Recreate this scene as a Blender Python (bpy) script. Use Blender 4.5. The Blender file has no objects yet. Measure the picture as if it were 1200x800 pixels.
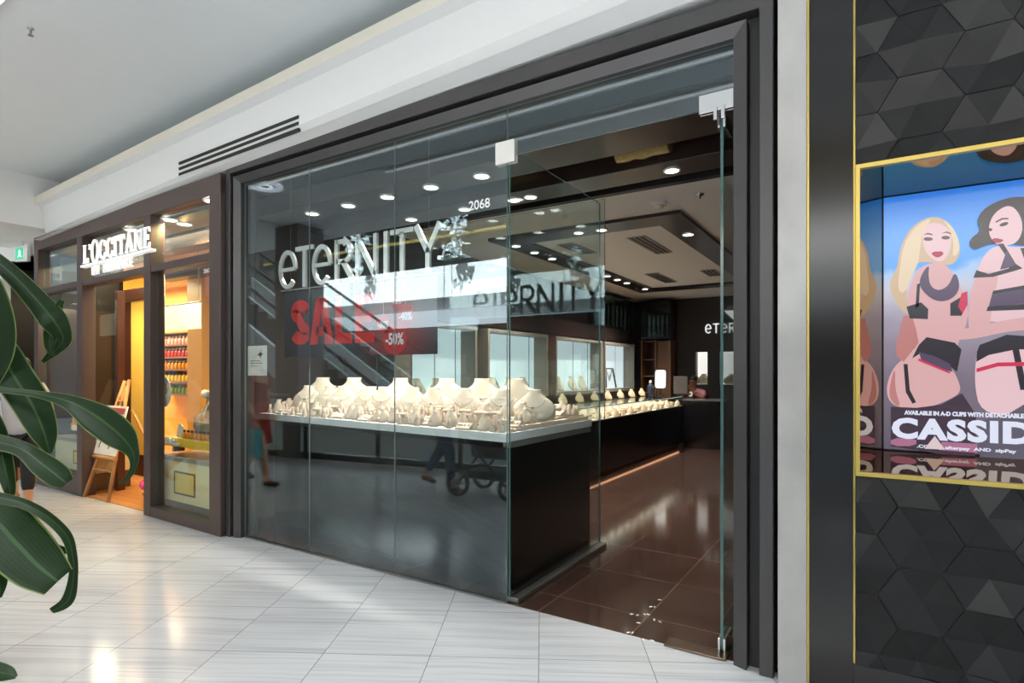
import bpy, bmesh, math, random
import numpy as np
from mathutils import Vector, Matrix, noise
random.seed(7)
SC = bpy.context.scene
COL = SC.collection
PI = math.pi

# ------------------------------------------------------------------ camera, sky, lights, exposure
CAM = np.array([1.931, -3.036, 1.45]); CR = np.array([.8461, .5330, 0.]); CF = np.array([-.5330, .8461, 0.])
FPX, HORY = 675., 436.
cam = bpy.data.cameras.new('camera'); camo = bpy.data.objects.new('camera', cam); COL.objects.link(camo)
cam.sensor_width = 36; cam.lens = FPX/1200*36; cam.shift_y = (HORY-400)/1200*1.0
cam.clip_start = .05
camo.location = CAM; camo.rotation_euler = (PI/2, 0, math.atan2(.5330, .8461))
SC.camera = camo
SC.view_settings.view_transform = 'Standard'; SC.view_settings.look = 'None'
SC.view_settings.gamma = 1; SC.view_settings.use_curve_mapping = False
SC.view_settings.exposure = -0.06
SC.cycles.max_bounces = 10; SC.cycles.transparent_max_bounces = 24; SC.cycles.glossy_bounces = 6
SC.cycles.caustics_reflective = False; SC.cycles.caustics_refractive = False
SC.cycles.sample_clamp_indirect = 6

W = bpy.data.worlds.new('sky'); SC.world = W; W.use_nodes = True
bg = W.node_tree.nodes['Background']; bg.inputs[0].default_value = (.90, .955, 1, 1); bg.inputs[1].default_value = 4.0

def lamp(kind, name, loc, power, color=(1, 1, 1), size=.1, size_y=None, rot=(0, 0, 0), spot=None, blend=.6):
    l = bpy.data.lights.new(name, kind); l.energy = power; l.color = color
    if kind == 'AREA':
        l.size = size
        if size_y: l.shape = 'RECTANGLE'; l.size_y = size_y
    else: l.shadow_soft_size = size
    if spot: l.spot_size = math.radians(spot); l.spot_blend = blend
    o = bpy.data.objects.new(name, l); o.location = loc; o.rotation_euler = rot; COL.objects.link(o); return o
# daylight falling through the glazed roof of the atrium onto the gallery walk
lamp('AREA', 'skylight_daylight', (-4, -7.8, 9.3), 1500, (.95, .98, 1), 20, 6)
# low sun coming through the roof glazing onto the far side of the atrium
_sun = lamp('SUN', 'sun', (0, 0, 12), 36, (.97, .985, 1), rot=(math.radians(-45), 0, 0)); _sun.data.angle = math.radians(1)

def ray(px, py): return CR*(px-600)/FPX + CF + np.array([0, 0, (HORY-py)/FPX])
def onv(px, py, v): d = ray(px, py); return Vector(CAM + d*((v-CAM[1])/d[1]))
def onu(px, py, u): d = ray(px, py); return Vector(CAM + d*((u-CAM[0])/d[0]))
def onz(px, py, z): d = ray(px, py); return Vector(CAM + d*((z-CAM[2])/d[2]))
def onY(px, py, Y): return Vector(CAM + ray(px, py)*Y)

# ------------------------------------------------------------------ materials
MATS = {}
def srgb(r, g=None, b=None):
    if g is None: r, g, b = r
    f = lambda c: (c/255/12.92 if c/255 <= .04045 else ((c/255+.055)/1.055)**2.4)
    return (f(r), f(g), f(b))
class NT:
    def __init__(s, name):
        s.m = bpy.data.materials.new(name); s.m.use_nodes = True; s.t = s.m.node_tree; s.n = s.t.nodes; s.l = s.t.links
        s.b = s.n.get('Principled BSDF'); s.out = s.n.get('Material Output')
    def add(s, typ, **kw):
        n = s.n.new(typ)
        for k, v in kw.items(): setattr(n, k, v)
        return n
    def math(s, op, a, b=None, c=None):
        n = s.n.new('ShaderNodeMath'); n.operation = op
        for i, x in enumerate((a, b, c)):
            if x is None: continue
            if isinstance(x, (int, float)): n.inputs[i].default_value = x
            else: s.l.new(x, n.inputs[i])
        return n.outputs[0]
    def mix(s, fac, a, b):
        n = s.n.new('ShaderNodeMix'); n.data_type = 'RGBA'
        for i, x in ((0, fac), (6, a), (7, b)):
            if isinstance(x, (int, float)): n.inputs[i].default_value = x
            elif isinstance(x, tuple): n.inputs[i].default_value = (*x[:3], 1)
            else: s.l.new(x, n.inputs[i])
        return n.outputs[2]
    def coord(s, which='Object'): return s.n.new('ShaderNodeTexCoord').outputs[which]
    def noise(s, scale, detail=3, vec=None):
        n = s.n.new('ShaderNodeTexNoise'); n.inputs['Scale'].default_value = scale; n.inputs['Detail'].default_value = detail
        s.l.new(vec if vec is not None else s.coord(), n.inputs['Vector']); return n.outputs[0]
def mat(name, col, rough=.5, metal=0, spec=.5, var=.08, nscale=9, bump=0, emit=None, estr=0, alpha=1, trans=0):
    if name in MATS: return MATS[name]
    t = NT(name); p = t.b
    nz = t.noise(nscale)
    a = tuple(max(0, c*(1-var)) for c in col); b = tuple(min(1, c*(1+var)) for c in col)
    t.l.new(t.mix(nz, a, b), p.inputs['Base Color'])
    p.inputs['Roughness'].default_value = rough; p.inputs['Metallic'].default_value = metal
    p.inputs['Specular IOR Level'].default_value = spec
    if bump:
        bn = t.add('ShaderNodeBump'); bn.inputs['Strength'].default_value = bump; bn.inputs['Distance'].default_value = .01
        t.l.new(t.noise(nscale*12, 4), bn.inputs['Height']); t.l.new(bn.outputs[0], p.inputs['Normal'])
    if emit: p.inputs['Emission Color'].default_value = (*emit, 1); p.inputs['Emission Strength'].default_value = estr
    if trans: p.inputs['Transmission Weight'].default_value = trans
    MATS[name] = t.m; return t.m
def glassmat(name, tint=(.93, .965, .96), boost=1.0, base=.045, gcol=(.82, .94, 1, 1)):
    t = NT(name); t.n.remove(t.b)
    lw = t.add('ShaderNodeLayerWeight'); lw.inputs[0].default_value = .5
    f = t.math('MULTIPLY_ADD', t.math('POWER', lw.outputs['Facing'], 5.0), .96*boost, base*boost)
    tr = t.add('ShaderNodeBsdfTransparent'); tr.inputs[0].default_value = (*tint, 1)
    gl = t.add('ShaderNodeBsdfGlossy'); gl.inputs['Roughness'].default_value = .0; gl.inputs[0].default_value = gcol
    mx = t.add('ShaderNodeMixShader'); t.l.new(f, mx.inputs[0]); t.l.new(tr.outputs[0], mx.inputs[1]); t.l.new(gl.outputs[0], mx.inputs[2])
    t.l.new(mx.outputs[0], t.out.inputs[0]); MATS[name] = t.m; return t.m
def emis(name, col, s):
    if name in MATS: return MATS[name]
    return mat(name, tuple(min(c, .8) for c in col), .5, emit=col, estr=s, var=.02)

def marble_floor():
    t = NT('white_marble_tiles'); p = t.b
    mp = t.add('ShaderNodeMapping'); mp.vector_type = 'POINT'; mp.inputs['Rotation'].default_value = (0, 0, -math.radians(29.2))
    t.l.new(t.coord(), mp.inputs[0]); sx = t.add('ShaderNodeSeparateXYZ'); t.l.new(mp.outputs[0], sx.inputs[0])
    T = .555
    x = t.math('ADD', t.math('DIVIDE', sx.outputs[0], T), OFFX); y = t.math('ADD', t.math('DIVIDE', sx.outputs[1], T), OFFY)
    fx, fy = t.math('FLOOR', x), t.math('FLOOR', y)
    wn = t.add('ShaderNodeTexWhiteNoise'); wn.noise_dimensions = '2D'
    cb = t.add('ShaderNodeCombineXYZ'); t.l.new(fx, cb.inputs[0]); t.l.new(fy, cb.inputs[1]); t.l.new(cb.outputs[0], wn.inputs['Vector'])
    def streak(sxc, syc, det):
        c2 = t.add('ShaderNodeCombineXYZ')
        t.l.new(t.math('MULTIPLY', x, sxc), c2.inputs[0])
        wob = t.math('MULTIPLY', t.noise(1.5, 2, mp.outputs[0]), .10)
        t.l.new(t.math('ADD', t.math('MULTIPLY', t.math('ADD', y, wob), syc), t.math('MULTIPLY', wn.outputs[0], 37)), c2.inputs[1])
        return t.noise(1, det, c2.outputs[0])
    s1 = streak(.30, 9, 6); s2 = streak(.55, 34, 4)
    r1 = t.math('MULTIPLY', t.math('MAXIMUM', t.math('SUBTRACT', s1, .47), 0), 2.0)
    r2 = t.math('MULTIPLY', t.math('MAXIMUM', t.math('SUBTRACT', s2, .50), 0), 2.6)
    v = t.math('MINIMUM', t.math('ADD', r1, r2), 1)
    c = t.mix(v, srgb(219, 220, 222), srgb(170, 172, 180))
    c = t.mix(t.math('MULTIPLY', wn.outputs[0], .25), c, srgb(202, 202, 203))
    gx = t.math('ABSOLUTE', t.math('SUBTRACT', t.math('FRACT', x), .5)); gy = t.math('ABSOLUTE', t.math('SUBTRACT', t.math('FRACT', y), .5))
    g = t.math('GREATER_THAN', t.math('MAXIMUM', gx, gy), .4962)
    t.l.new(t.mix(g, c, srgb(138, 137, 137)), p.inputs['Base Color'])
    p.inputs['Roughness'].default_value = .13; p.inputs['Specular IOR Level'].default_value = .45
    return t.m
# tile grid phase: a joint passes through two measured floor points
_a = math.radians(29.2)
_rx = lambda P: (P[0]*math.cos(_a)+P[1]*math.sin(_a), -P[0]*math.sin(_a)+P[1]*math.cos(_a))
_p = _rx(onz(632, 722, 0)); OFFX = -(_p[0]/.555) % 1; OFFY = -(_rx(onz(300, 673, 0))[1]/.555) % 1

def dark_floor():
    t = NT('dark_brown_floor_tiles'); p = t.b
    sx = t.add('ShaderNodeSeparateXYZ'); t.l.new(t.coord(), sx.inputs[0])
    x = t.math('DIVIDE', t.math('SUBTRACT', sx.outputs[0], .205), .585); y = t.math('DIVIDE', t.math('SUBTRACT', sx.outputs[1], .275), .625)
    gx = t.math('ABSOLUTE', t.math('SUBTRACT', t.math('FRACT', x), .5)); gy = t.math('ABSOLUTE', t.math('SUBTRACT', t.math('FRACT', y), .5))
    g = t.math('GREATER_THAN', t.math('MAXIMUM', gx, gy), .4925)
    c = t.mix(t.noise(3.5, 6), srgb(58, 42, 36), srgb(88, 66, 56))
    t.l.new(t.mix(g, c, srgb(112, 86, 74)), p.inputs['Base Color'])
    p.inputs['Roughness'].default_value = .10; return t.m
def wood_floor():
    t = NT('orange_wood_boards'); p = t.b
    br = t.add('ShaderNodeTexBrick'); t.l.new(t.coord(), br.inputs['Vector'])
    br.inputs['Scale'].default_value = 1; br.inputs['Brick Width'].default_value = 1.4; br.inputs['Row Height'].default_value = .12
    br.inputs['Mortar Size'].default_value = .003; br.inputs['Color1'].default_value = (*srgb(184, 122, 68), 1)
    br.inputs['Color2'].default_value = (*srgb(204, 144, 88), 1); br.inputs['Mortar'].default_value = (*srgb(110, 62, 28), 1)
    t.l.new(br.outputs[0], p.inputs['Base Color']); p.inputs['Roughness'].default_value = .3; return t.m

M = dict(
 marble=marble_floor(), darkfloor=dark_floor(), woodfloor=wood_floor(),
 ceiling=mat('ceiling_paint', srgb(228, 233, 233), .85, var=.02), white=mat('white_paint', srgb(238, 237, 233), .6, var=.02),
 beige=mat('beige_edge_paint', srgb(222, 216, 200), .6, var=.03),
 frame=mat('dark_grey_metal', srgb(78, 76, 76), .38, .55, var=.1, nscale=4), frame2=mat('black_metal', srgb(44, 43, 43), .4, .4, var=.1),
 black=mat('black_lacquer', srgb(17, 15, 15), .16, var=.15), blackm=mat('black_matte', srgb(20, 18, 18), .55, var=.15),
 brown=mat('dark_brown_panel', srgb(46, 34, 29), .3, var=.12), dgrey=mat('dark_wall_paint', srgb(52, 46, 43), .6, var=.06),
 blackmirror=mat('black_mirror_ceiling', srgb(30, 27, 26), .05, .6, var=.1),
 taupe=mat('taupe_brown_metal', srgb(84, 70, 66), .42, .2, var=.08), rbrown=mat('reddish_brown_wood', srgb(70, 38, 26), .4, var=.15),
 chrome=mat('brushed_chrome', srgb(205, 205, 205), .22, 1, var=.05), satin=mat('satin_plate', srgb(222, 219, 212), .4, .2, var=.04),
 alu=mat('aluminium_channel', srgb(150, 148, 142), .35, .9, var=.06), gold=mat('gold_trim', srgb(196, 170, 88), .35, .7, var=.08),
 glass=glassmat('clear_glass', boost=1.1), glassr=glassmat('reflective_shop_glass', boost=1.7), glassb=glassmat('counter_glass', (.95, .97, .96), .8), glassedge=mat('green_glass_edge', srgb(70, 104, 98), .15, var=.2), seam=mat('glass_seam', srgb(128, 142, 138), .3, var=.1),
 cream=mat('cream_linen', srgb(243, 228, 205), .8, var=.05, nscale=40), cream2=mat('pale_cream_suede', srgb(240, 219, 196), .8, var=.06, nscale=40),
 whitecloth=mat('white_top', srgb(240, 240, 238), .4, var=.02),
 lit=emis('downlight_glow', (1, .9, .78), 9), led=emis('warm_led_strip', (1, .5, .28), 3), ledc=emis('cool_led_panel', (.74, .87, .95), .95),
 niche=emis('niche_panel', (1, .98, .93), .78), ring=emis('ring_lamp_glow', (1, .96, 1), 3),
 goldwall=mat('golden_yellow_wall', srgb(232, 178, 74), .6, var=.08, nscale=3), goldpane=mat('golden_panel', srgb(228, 182, 80), .35, var=.06),
 creamcab=mat('cream_cabinet', srgb(232, 214, 160), .5, var=.05), yellowpan=mat('yellow_panel', srgb(235, 200, 90), .5, var=.05),
 wood=mat('pale_easel_wood', srgb(196, 146, 92), .5, var=.15), shelfwood=mat('mid_brown_wood', srgb(112, 74, 44), .5, var=.15),
 leaf=None, text=mat('black_ink', srgb(40, 40, 42), .6), red=mat('sale_red', srgb(222, 40, 36), .5, var=.03), letterw=mat('white_sign_letters', srgb(245, 245, 245), .35, var=.01),
 signsteel=mat('pale_steel_letter', srgb(232, 232, 230), .22, .35, var=.03), dark_letter=mat('dark_letter_side', srgb(40, 38, 38), .4),
 skin=mat('skin', srgb(214, 160, 130), .5, var=.05), hair=mat('dark_hair', srgb(28, 20, 17), .5, var=.2),
)
# ------------------------------------------------------------------ mesh helpers
XF = [Matrix.Identity(4)]
def NB(): return bmesh.new()
def box(bm, a, b, mi=0, edge=None, rot=None):
    """axis box from corner a to corner b; edge: material index for all but the two largest faces"""
    (x0, y0, z0), (x1, y1, z1) = a, b
    vs = [bm.verts.new(Vector(p)) for p in ((x0, y0, z0), (x1, y0, z0), (x1, y1, z0), (x0, y1, z0), (x0, y0, z1), (x1, y0, z1), (x1, y1, z1), (x0, y1, z1))]
    fs = [bm.faces.new([vs[i] for i in q]) for q in ((3, 2, 1, 0), (4, 5, 6, 7), (0, 1, 5, 4), (1, 2, 6, 5), (2, 3, 7, 6), (3, 0, 4, 7))]
    big = sorted(fs, key=lambda f: -f.calc_area())[:2]
    for f in fs: f.material_index = mi if (edge is None or f in big) else edge
    if rot is not None: bmesh.ops.transform(bm, matrix=rot, verts=vs)
    return vs
def rbox(bm, a, b, r=.004, seg=2, mi=0):
    vs = box(bm, a, b, mi)
    es = list({e for v in vs for e in v.link_edges})
    bmesh.ops.bevel(bm, geom=es, offset=r, segments=seg, affect='EDGES', profile=.5)
def tube(bm, pts, r, n=8, mi=0, cap=True):
    pts = [Vector(p) for p in pts]; rs = r if isinstance(r, (list, tuple)) else [r]*len(pts); rings = []
    up = Vector((0, 0, 1))
    for i, p in enumerate(pts):
        d = (pts[min(i+1, len(pts)-1)]-pts[max(i-1, 0)]).normalized()
        a = d.cross(up)
        if a.length < .05: a = d.cross(Vector((1, 0, 0)))
        a.normalize(); b = d.cross(a).normalized()
        if i and a.dot(la) < 0: a, b = -a, -b
        la = a
        rings.append([bm.verts.new(p+rs[i]*(math.cos(k*2*PI/n)*a+math.sin(k*2*PI/n)*b)) for k in range(n)])
    for i in range(len(rings)-1):
        for k in range(n):
            f = bm.faces.new([rings[i][k], rings[i][(k+1) % n], rings[i+1][(k+1) % n], rings[i+1][k]]); f.material_index = mi; f.smooth = True
    if cap:
        for q in (rings[0][::-1], rings[-1]): bm.faces.new(q).material_index = mi
def lathe(bm, prof, n=16, c=(0, 0, 0), mi=0, sx=1, sy=1):
    c = Vector(c); rings = []
    for r, z in prof:
        rings.append([bm.verts.new(c+Vector((r*sx*math.cos(k*2*PI/n), r*sy*math.sin(k*2*PI/n), z))) for k in range(n)])
    for i in range(len(rings)-1):
        for k in range(n):
            f = bm.faces.new([rings[i][k], rings[i][(k+1) % n], rings[i+1][(k+1) % n], rings[i+1][k]]); f.smooth = True; f.material_index = mi
    for q in (rings[0][::-1], rings[-1]):
        try: bm.faces.new(q).material_index = mi
        except ValueError: pass
def prism(bm, pts, fn, d0, d1, mi=0):
    """2-D polygon pts extruded between depths d0 and d1; fn(x, y, d) gives the point"""
    a = [bm.verts.new(Vector(fn(x, y, d0))) for x, y in pts]; b = [bm.verts.new(Vector(fn(x, y, d1))) for x, y in pts]
    n = len(pts)
    fs = [bm.faces.new(a), bm.faces.new(b[::-1])]
    for i in range(n): fs.append(bm.faces.new([a[i], b[i], b[(i+1) % n], a[(i+1) % n]]))
    for f in fs: f.material_index = mi
    bmesh.ops.recalc_face_normals(bm, faces=fs)
def ringprism(bm, outer, inner, fn, d0, d1, closed=True, mi=0):
    n = len(outer); V = [[bm.verts.new(Vector(fn(x, y, d))) for x, y in P] for P, d in ((outer, d0), (inner, d0), (outer, d1), (inner, d1))]
    o0, i0, o1, i1 = V; fs = []
    for k in range(n if closed else n-1):
        j = (k+1) % n
        for q in ((o0[k], o0[j], i0[j], i0[k]), (o1[k], i1[k], i1[j], o1[j]), (o0[k], o1[k], o1[j], o0[j]), (i0[k], i0[j], i1[j], i1[k])): fs.append(bm.faces.new(q))
    if not closed:
        for k in (0, n-1): fs.append(bm.faces.new((o0[k], i0[k], i1[k], o1[k])))
    for f in fs: f.material_index = mi
    bmesh.ops.recalc_face_normals(bm, faces=fs)
XZ = lambda u0, z0, s=1: (lambda x, y, d: (u0+x*s, d, z0+y*s))
def obj(name, bm, m, parent=None, smooth=None, recalc=True):
    if recalc: bmesh.ops.recalc_face_normals(bm, faces=bm.faces)
    me = bpy.data.meshes.new(name); bmesh.ops.transform(bm, matrix=XF[0], verts=bm.verts); bm.to_mesh(me); bm.free()
    return link(name, me, m, parent, smooth)
def link(name, me, m, parent=None, smooth=None):
    for x in (m if isinstance(m, (list, tuple)) else [m]): me.materials.append(x)
    if smooth is not None:
        for p in me.polygons: p.use_smooth = smooth
    o = bpy.data.objects.new(name, me); COL.objects.link(o)
    if parent is not None: par(o, parent)
    return o
def wm(o):
    m = Matrix.LocRotScale(o.location, o.rotation_euler, o.scale)
    return (wm(o.parent) @ o.matrix_parent_inverse @ m) if o.parent else m
def par(o, p): o.parent = p; o.matrix_parent_inverse = wm(p).inverted()
def tag(o, label, cat, group=None, kind=None):
    if label: o['label'] = label
    if cat: o['category'] = cat
    if group: o['group'] = group
    if kind: o['kind'] = kind
    return o
def thing(name, label, cat, loc=(0, 0, 0), group=None):
    o = bpy.data.objects.new(name, None); COL.objects.link(o); o.location = loc; o.empty_display_size = .1
    return tag(o, label, cat, group)
def struct(name, bm, m, **k): o = obj(name, bm, m, **k); o['kind'] = 'structure'; return o
KIDS = {}
def kids(o): return [c for c in COL.objects if c.parent == o]
def dup(root, loc, rz=0, label=None, group=None, scale=None):
    r = root.copy(); COL.objects.link(r); r.location = loc; r.rotation_euler = (0, 0, rz)
    if scale: r.scale = (scale,)*3 if isinstance(scale, (int, float)) else scale
    if label: r['label'] = label
    if group: r['group'] = group
    ks = KIDS.setdefault(root.name, None)
    if ks is None: ks = KIDS[root.name] = [(c, kids(c)) for c in kids(root)]
    for ch, sub in ks:
        c = ch.copy(); COL.objects.link(c); c.parent = r
        for g in sub:
            d = g.copy(); COL.objects.link(d); d.parent = c
    return r
def textmesh(name, s, size, fn, m, parent=None, offset=0, extrude=.002, sx=1, align='LEFT', space=1):
    """built-in lettering as a mesh; fn maps (x, y, depth towards the reader) to a world point"""
    cu = bpy.data.curves.new(name, 'FONT'); cu.body = s; cu.size = size; cu.offset = offset; cu.extrude = extrude
    cu.align_x = align; cu.space_character = space; cu.resolution_u = 3
    o = bpy.data.objects.new(name, cu); COL.objects.link(o)
    dg = bpy.context.evaluated_depsgraph_get(); me = bpy.data.meshes.new_from_object(o.evaluated_get(dg))
    bpy.data.objects.remove(o)
    for v in me.vertices: v.co = Vector(fn(v.co.x*sx, v.co.y, v.co.z))
    me.materials.clear()
    return link(name, me, m, parent)
def skinmesh(verts, edges, radii, sub=2, root=0):
    me = bpy.data.meshes.new('tmp'); me.from_pydata([Vector(v) for v in verts], edges, [])
    o = bpy.data.objects.new('tmp', me); COL.objects.link(o)
    o.modifiers.new('skin', 'SKIN'); sd = me.skin_vertices[0].data
    for i, r in enumerate(radii):
        sd[i].radius = r if isinstance(r, tuple) else (r, r); sd[i].use_root = (i == root)
    s = o.modifiers.new('sub', 'SUBSURF'); s.levels = sub; s.render_levels = sub
    dg = bpy.context.evaluated_depsgraph_get(); r = bpy.data.meshes.new_from_object(o.evaluated_get(dg))
    bpy.data.objects.remove(o); return r
def bm_from(meshes):
    bm = NB()
    for me in meshes: bm.from_mesh(me); bpy.data.meshes.remove(me)
    for f in bm.faces: f.smooth = True
    return bm
ORD = ['first', 'second', 'third', 'fourth', 'fifth', 'sixth', 'seventh', 'eighth', 'ninth', 'tenth', 'eleventh', 'twelfth', 'thirteenth', 'fourteenth']

# ------------------------------------------------------------------ the mall: floor, ceiling, bulkhead
b = NB(); box(b, (-20, -4.9, -.12), (9, 0, 0)); struct('floor', b, M['marble'])
CEIL = 3.95
b = NB(); box(b, (-20, -3.4, CEIL), (9, .72, CEIL+.15)); struct('ceiling', b, M['ceiling'])
# bulkhead over the shopfronts: lip, sloped face, moulded lower edge; swept between two end sections
b = NB()
def bulk(u, dv, dz, db=0): return [(u, -.36+dv, 3.80+dz), (u, -.36+dv, 3.715+dz), (u, -.30+dv, 3.68+dz), (u, -.25+dv, 3.37+db), (u, -.20+dv, 3.315+db), (u, -.08+dv*.05, 3.262+db), (u, .3, 3.262+db), (u, .3, 3.80+dz)]
A = [b.verts.new(p) for p in bulk(-7.15, .30, -.11, -.122)]; B = [b.verts.new(p) for p in bulk(1.56, 0, 0, .078)]
for i in range(8):
    f = b.faces.new([A[i], B[i], B[(i+1) % 8], A[(i+1) % 8]]); f.material_index = 1 if i == 0 else 0
b.faces.new(A[::-1]); b.faces.new(B)
struct('trim_1', b, [mat('bulkhead_paint', srgb(216, 216, 213), .6, var=.02), M['beige']])
b = NB(); box(b, (-20, .62, 3.11), (-3.31, .70, 4.1)); box(b, (-3.31, .62, 3.21), (1.75, .70, 4.1)); box(b, (1.75, .1, 0), (1.85, .7, 4.1)); struct('wall_light_block', b, M['white'])  # unseen wall added to stop sky light leaking in behind the bulkhead
# wall above the neighbour on the far left, and the neighbour's dark front
b = NB(); box(b, (-20, .25, 3.02), (-7.2, .6, CEIL)); struct('wall_left', b, M['white'])
b = NB(); box(b, (-9.0, -.9, 3.3), (-7.15, .25, CEIL)); box(b, (-20, .2, 0), (-9.15, .5, 3.02)); struct('wall_end', b, M['white'])
b = NB(); box(b, (-9.15, 1.0, 0), (-7.46, 1.1, 3.02)); box(b, (-9.15, .3, 0), (-9.1, 1.0, 3.02)); box(b, (-7.4, .3, 0), (-7.35, 1.0, 3.02)); struct('wall_neighbour', b, M['blackm'])
b = NB(); box(b, (-20, -.0, -.12), (9, 1.2, -.02)); struct('floor_threshold', b, M['blackm'])
t = thing('exit_sign', 'green and white exit sign hanging above the dark shop at far left', 'sign', onY(24, 297, 8.1))
c = onY(24, 297, 8.1)
def exfn(x, y, d): return (c.x+(x-.11)*.95+d*.3, c.y+(x-.11)*.3-d*.95, c.z+y-.11)
b = NB(); prism(b, [(0, 0), (.24, 0), (.24, .22), (0, .22)], exfn, -.04, 0); obj('housing', b, M['white'], t)
b = NB(); prism(b, [(.02, .03), (.16, .03), (.16, .19), (.02, .19)], exfn, .001, .004); obj('green_panel', b, emis('exit_green', (.05, .5, .3), .7), t)
b = NB(); prism(b, [(.06, .06), (.09, .1), (.08, .13), (.1, .165), (.12, .13), (.11, .1), (.14, .06), (.12, .06), (.1, .09), (.08, .06)], exfn, .005, .007); obj('running_figure', b, emis('exit_white', (1, 1, 1), .9), t)
b = NB(); tube(b, [exfn(.12, .22, -.02), exfn(.12, .5, -.02)], .012); obj('hanger', b, M['white'], t)
# sprinkler
p = onz(36, 33, CEIL)
t = thing('fire_sprinkler', 'small fire sprinkler on the pale ceiling near the top left corner', 'sprinkler', p)
b = NB(); lathe(b, [(.022, 0), (.02, -.006), (.008, -.008), (.008, -.03)], 12, p); obj('escutcheon', b, M['chrome'], t)
b = NB(); lathe(b, [(.003, -.03), (.003, -.05), (.018, -.051), (.018, -.055)], 12, p); tube(b, [p+Vector((.012, 0, -.028)), p+Vector((.011, 0, -.051))], .003); tube(b, [p+Vector((-.012, 0, -.028)), p+Vector((-.011, 0, -.051))], .003); obj('deflector', b, M['alu'], t)
# air grille on the bulkhead face: three long black slots
t = thing('air_vent', 'long air grille with three black slots in the white bulkhead', 'vent', onv(280, 170, -.27))
_f = [Vector(bulk(1.56, 0, 0, .078)[2]), Vector(bulk(1.56, 0, 0, .078)[3]), Vector(bulk(-7.15, .30, -.11, -.122)[3])]
_n = (_f[1]-_f[0]).cross(_f[2]-_f[0]).normalized(); _n = _n if _n.y < 0 else -_n
def onface(px, py, off): d = Vector(ray(px, py)); c = Vector(CAM); q = c+d*((_f[0]-c).dot(_n)/d.dot(_n)); return q+_n*off
for k in range(3):
    b = NB(); pa = [(210, 190+k*6.4), (350, 135+k*7.4), (350, 138.8+k*7.4), (210, 193.2+k*6.4)]
    vs = [b.verts.new(onface(*q, .006)) for q in pa]+[b.verts.new(onface(*q, -.02)) for q in pa]
    b.faces.new(vs[:4]); b.faces.new(vs[4:][::-1])
    for i in range(4): b.faces.new([vs[i], vs[4+i], vs[4+(i+1) % 4], vs[(i+1) % 4]])
    obj('slot', b, M['blackm'], t)

# ------------------------------------------------------------------ jewellery shop shell
b = NB(); box(b, (-3.3, .0, -.1), (1.75, 9.5, .002)); struct('floor_shop', b, M['darkfloor'])
b = NB(); box(b, (-3.3, 1.7, 3.0), (1.75, 9.5, 3.1)); struct('ceiling_shop', b, mat('shop_ceiling', srgb(240, 234, 228), .8, var=.02))
b = NB(); box(b, (-3.3, .12, 3.12), (1.75, 1.69, 3.2)); struct('ceiling_front', b, M['blackmirror'])
b = NB(); box(b, (-3.35, .1, 0), (-3.2, 1.5, 3.2)); box(b, (-3.2, 1.5, 0), (-2.62, 1.6, 3.2)); box(b, (-2.75, 1.6, 0), (-2.66, 9.4, 3.1)); struct('wall_west', b, M['dgrey'])
b = NB(); box(b, (1.62, .1, 0), (1.75, 9.4, 3.1)); struct('wall_east', b, M['dgrey'])
# back wall with two openings for the lit niches
n1 = (onv(815, 412, 9.2), onv(829, 450, 9.2)); n2 = (onv(843.5, 412, 9.2), onv(861, 450, 9.2))
b = NB(); xs = [-2.75, n1[0].x, n1[1].x, n2[0].x, n2[1].x+.08, 1.7]; za, zb = 1.2, 1.87
for i in range(5):
    if i in (1, 3): box(b, (xs[i], 9.2, 0), (xs[i+1], 9.32, za)); box(b, (xs[i], 9.2, zb), (xs[i+1], 9.32, 3.1))
    else: box(b, (xs[i], 9.2, 0), (xs[i+1], 9.32, 3.1))
struct('wall_back', b, M['dgrey'])
for i, (x0, x1) in enumerate(((xs[1], xs[2]), (xs[3], xs[4]))):
    t = thing('wall_niche', ('lit white wall niche behind the seated man', 'lit white wall niche beside the glass door edge')[i], 'niche', ((x0+x1)/2, 9.2, za), 'lit niches in the back wall')
    b = NB(); box(b, (x0, 9.46, za), (x1, 9.48, zb)); obj('back_panel', b, M['niche'], t)
    b = NB(); box(b, (x0-.01, 9.325, za-.012), (x1+.01, 9.46, za-.002)); box(b, (x0-.012, 9.325, za), (x0-.002, 9.46, zb)); box(b, (x1+.002, 9.325, za), (x1+.012, 9.46, zb)); box(b, (x0-.01, 9.325, zb+.002), (x1+.01, 9.46, zb+.012)); obj('lining', b, M['white'], t)
# dark beams under the front ceiling
for nm, lb, y0, y1 in (('ceiling_beam', 'dark brown ceiling beam just behind the shopfront glass', .36, .72), ('ceiling_beam', 'second dark brown ceiling beam, in front of the white ceiling', 1.04, 1.36)):
    b = NB(); rbox(b, (-3.2, y0, 2.95), (1.62, y1, 3.12), .004); tag(obj(nm, b, M['brown']), lb, 'beam')
b = NB(); box(b, (-3.2, 1.62, 2.99), (1.62, 1.695, 3.12)); struct('trim_2', b, M['blackm'])
# dark rectangular light track on the white ceiling
b = NB(); ringprism(b, [(-1.86, 2.46), (.36, 2.46), (.36, 7.62), (-1.86, 7.62)], [(-1.52, 2.82), (.05, 2.82), (.05, 7.3), (-1.52, 7.3)], lambda x, y, d: (x, y, d), 2.965, 2.9985)
tag(obj('light_track', b, M['brown']), 'dark brown rectangular band framing the white ceiling', 'ceiling panel')
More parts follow.
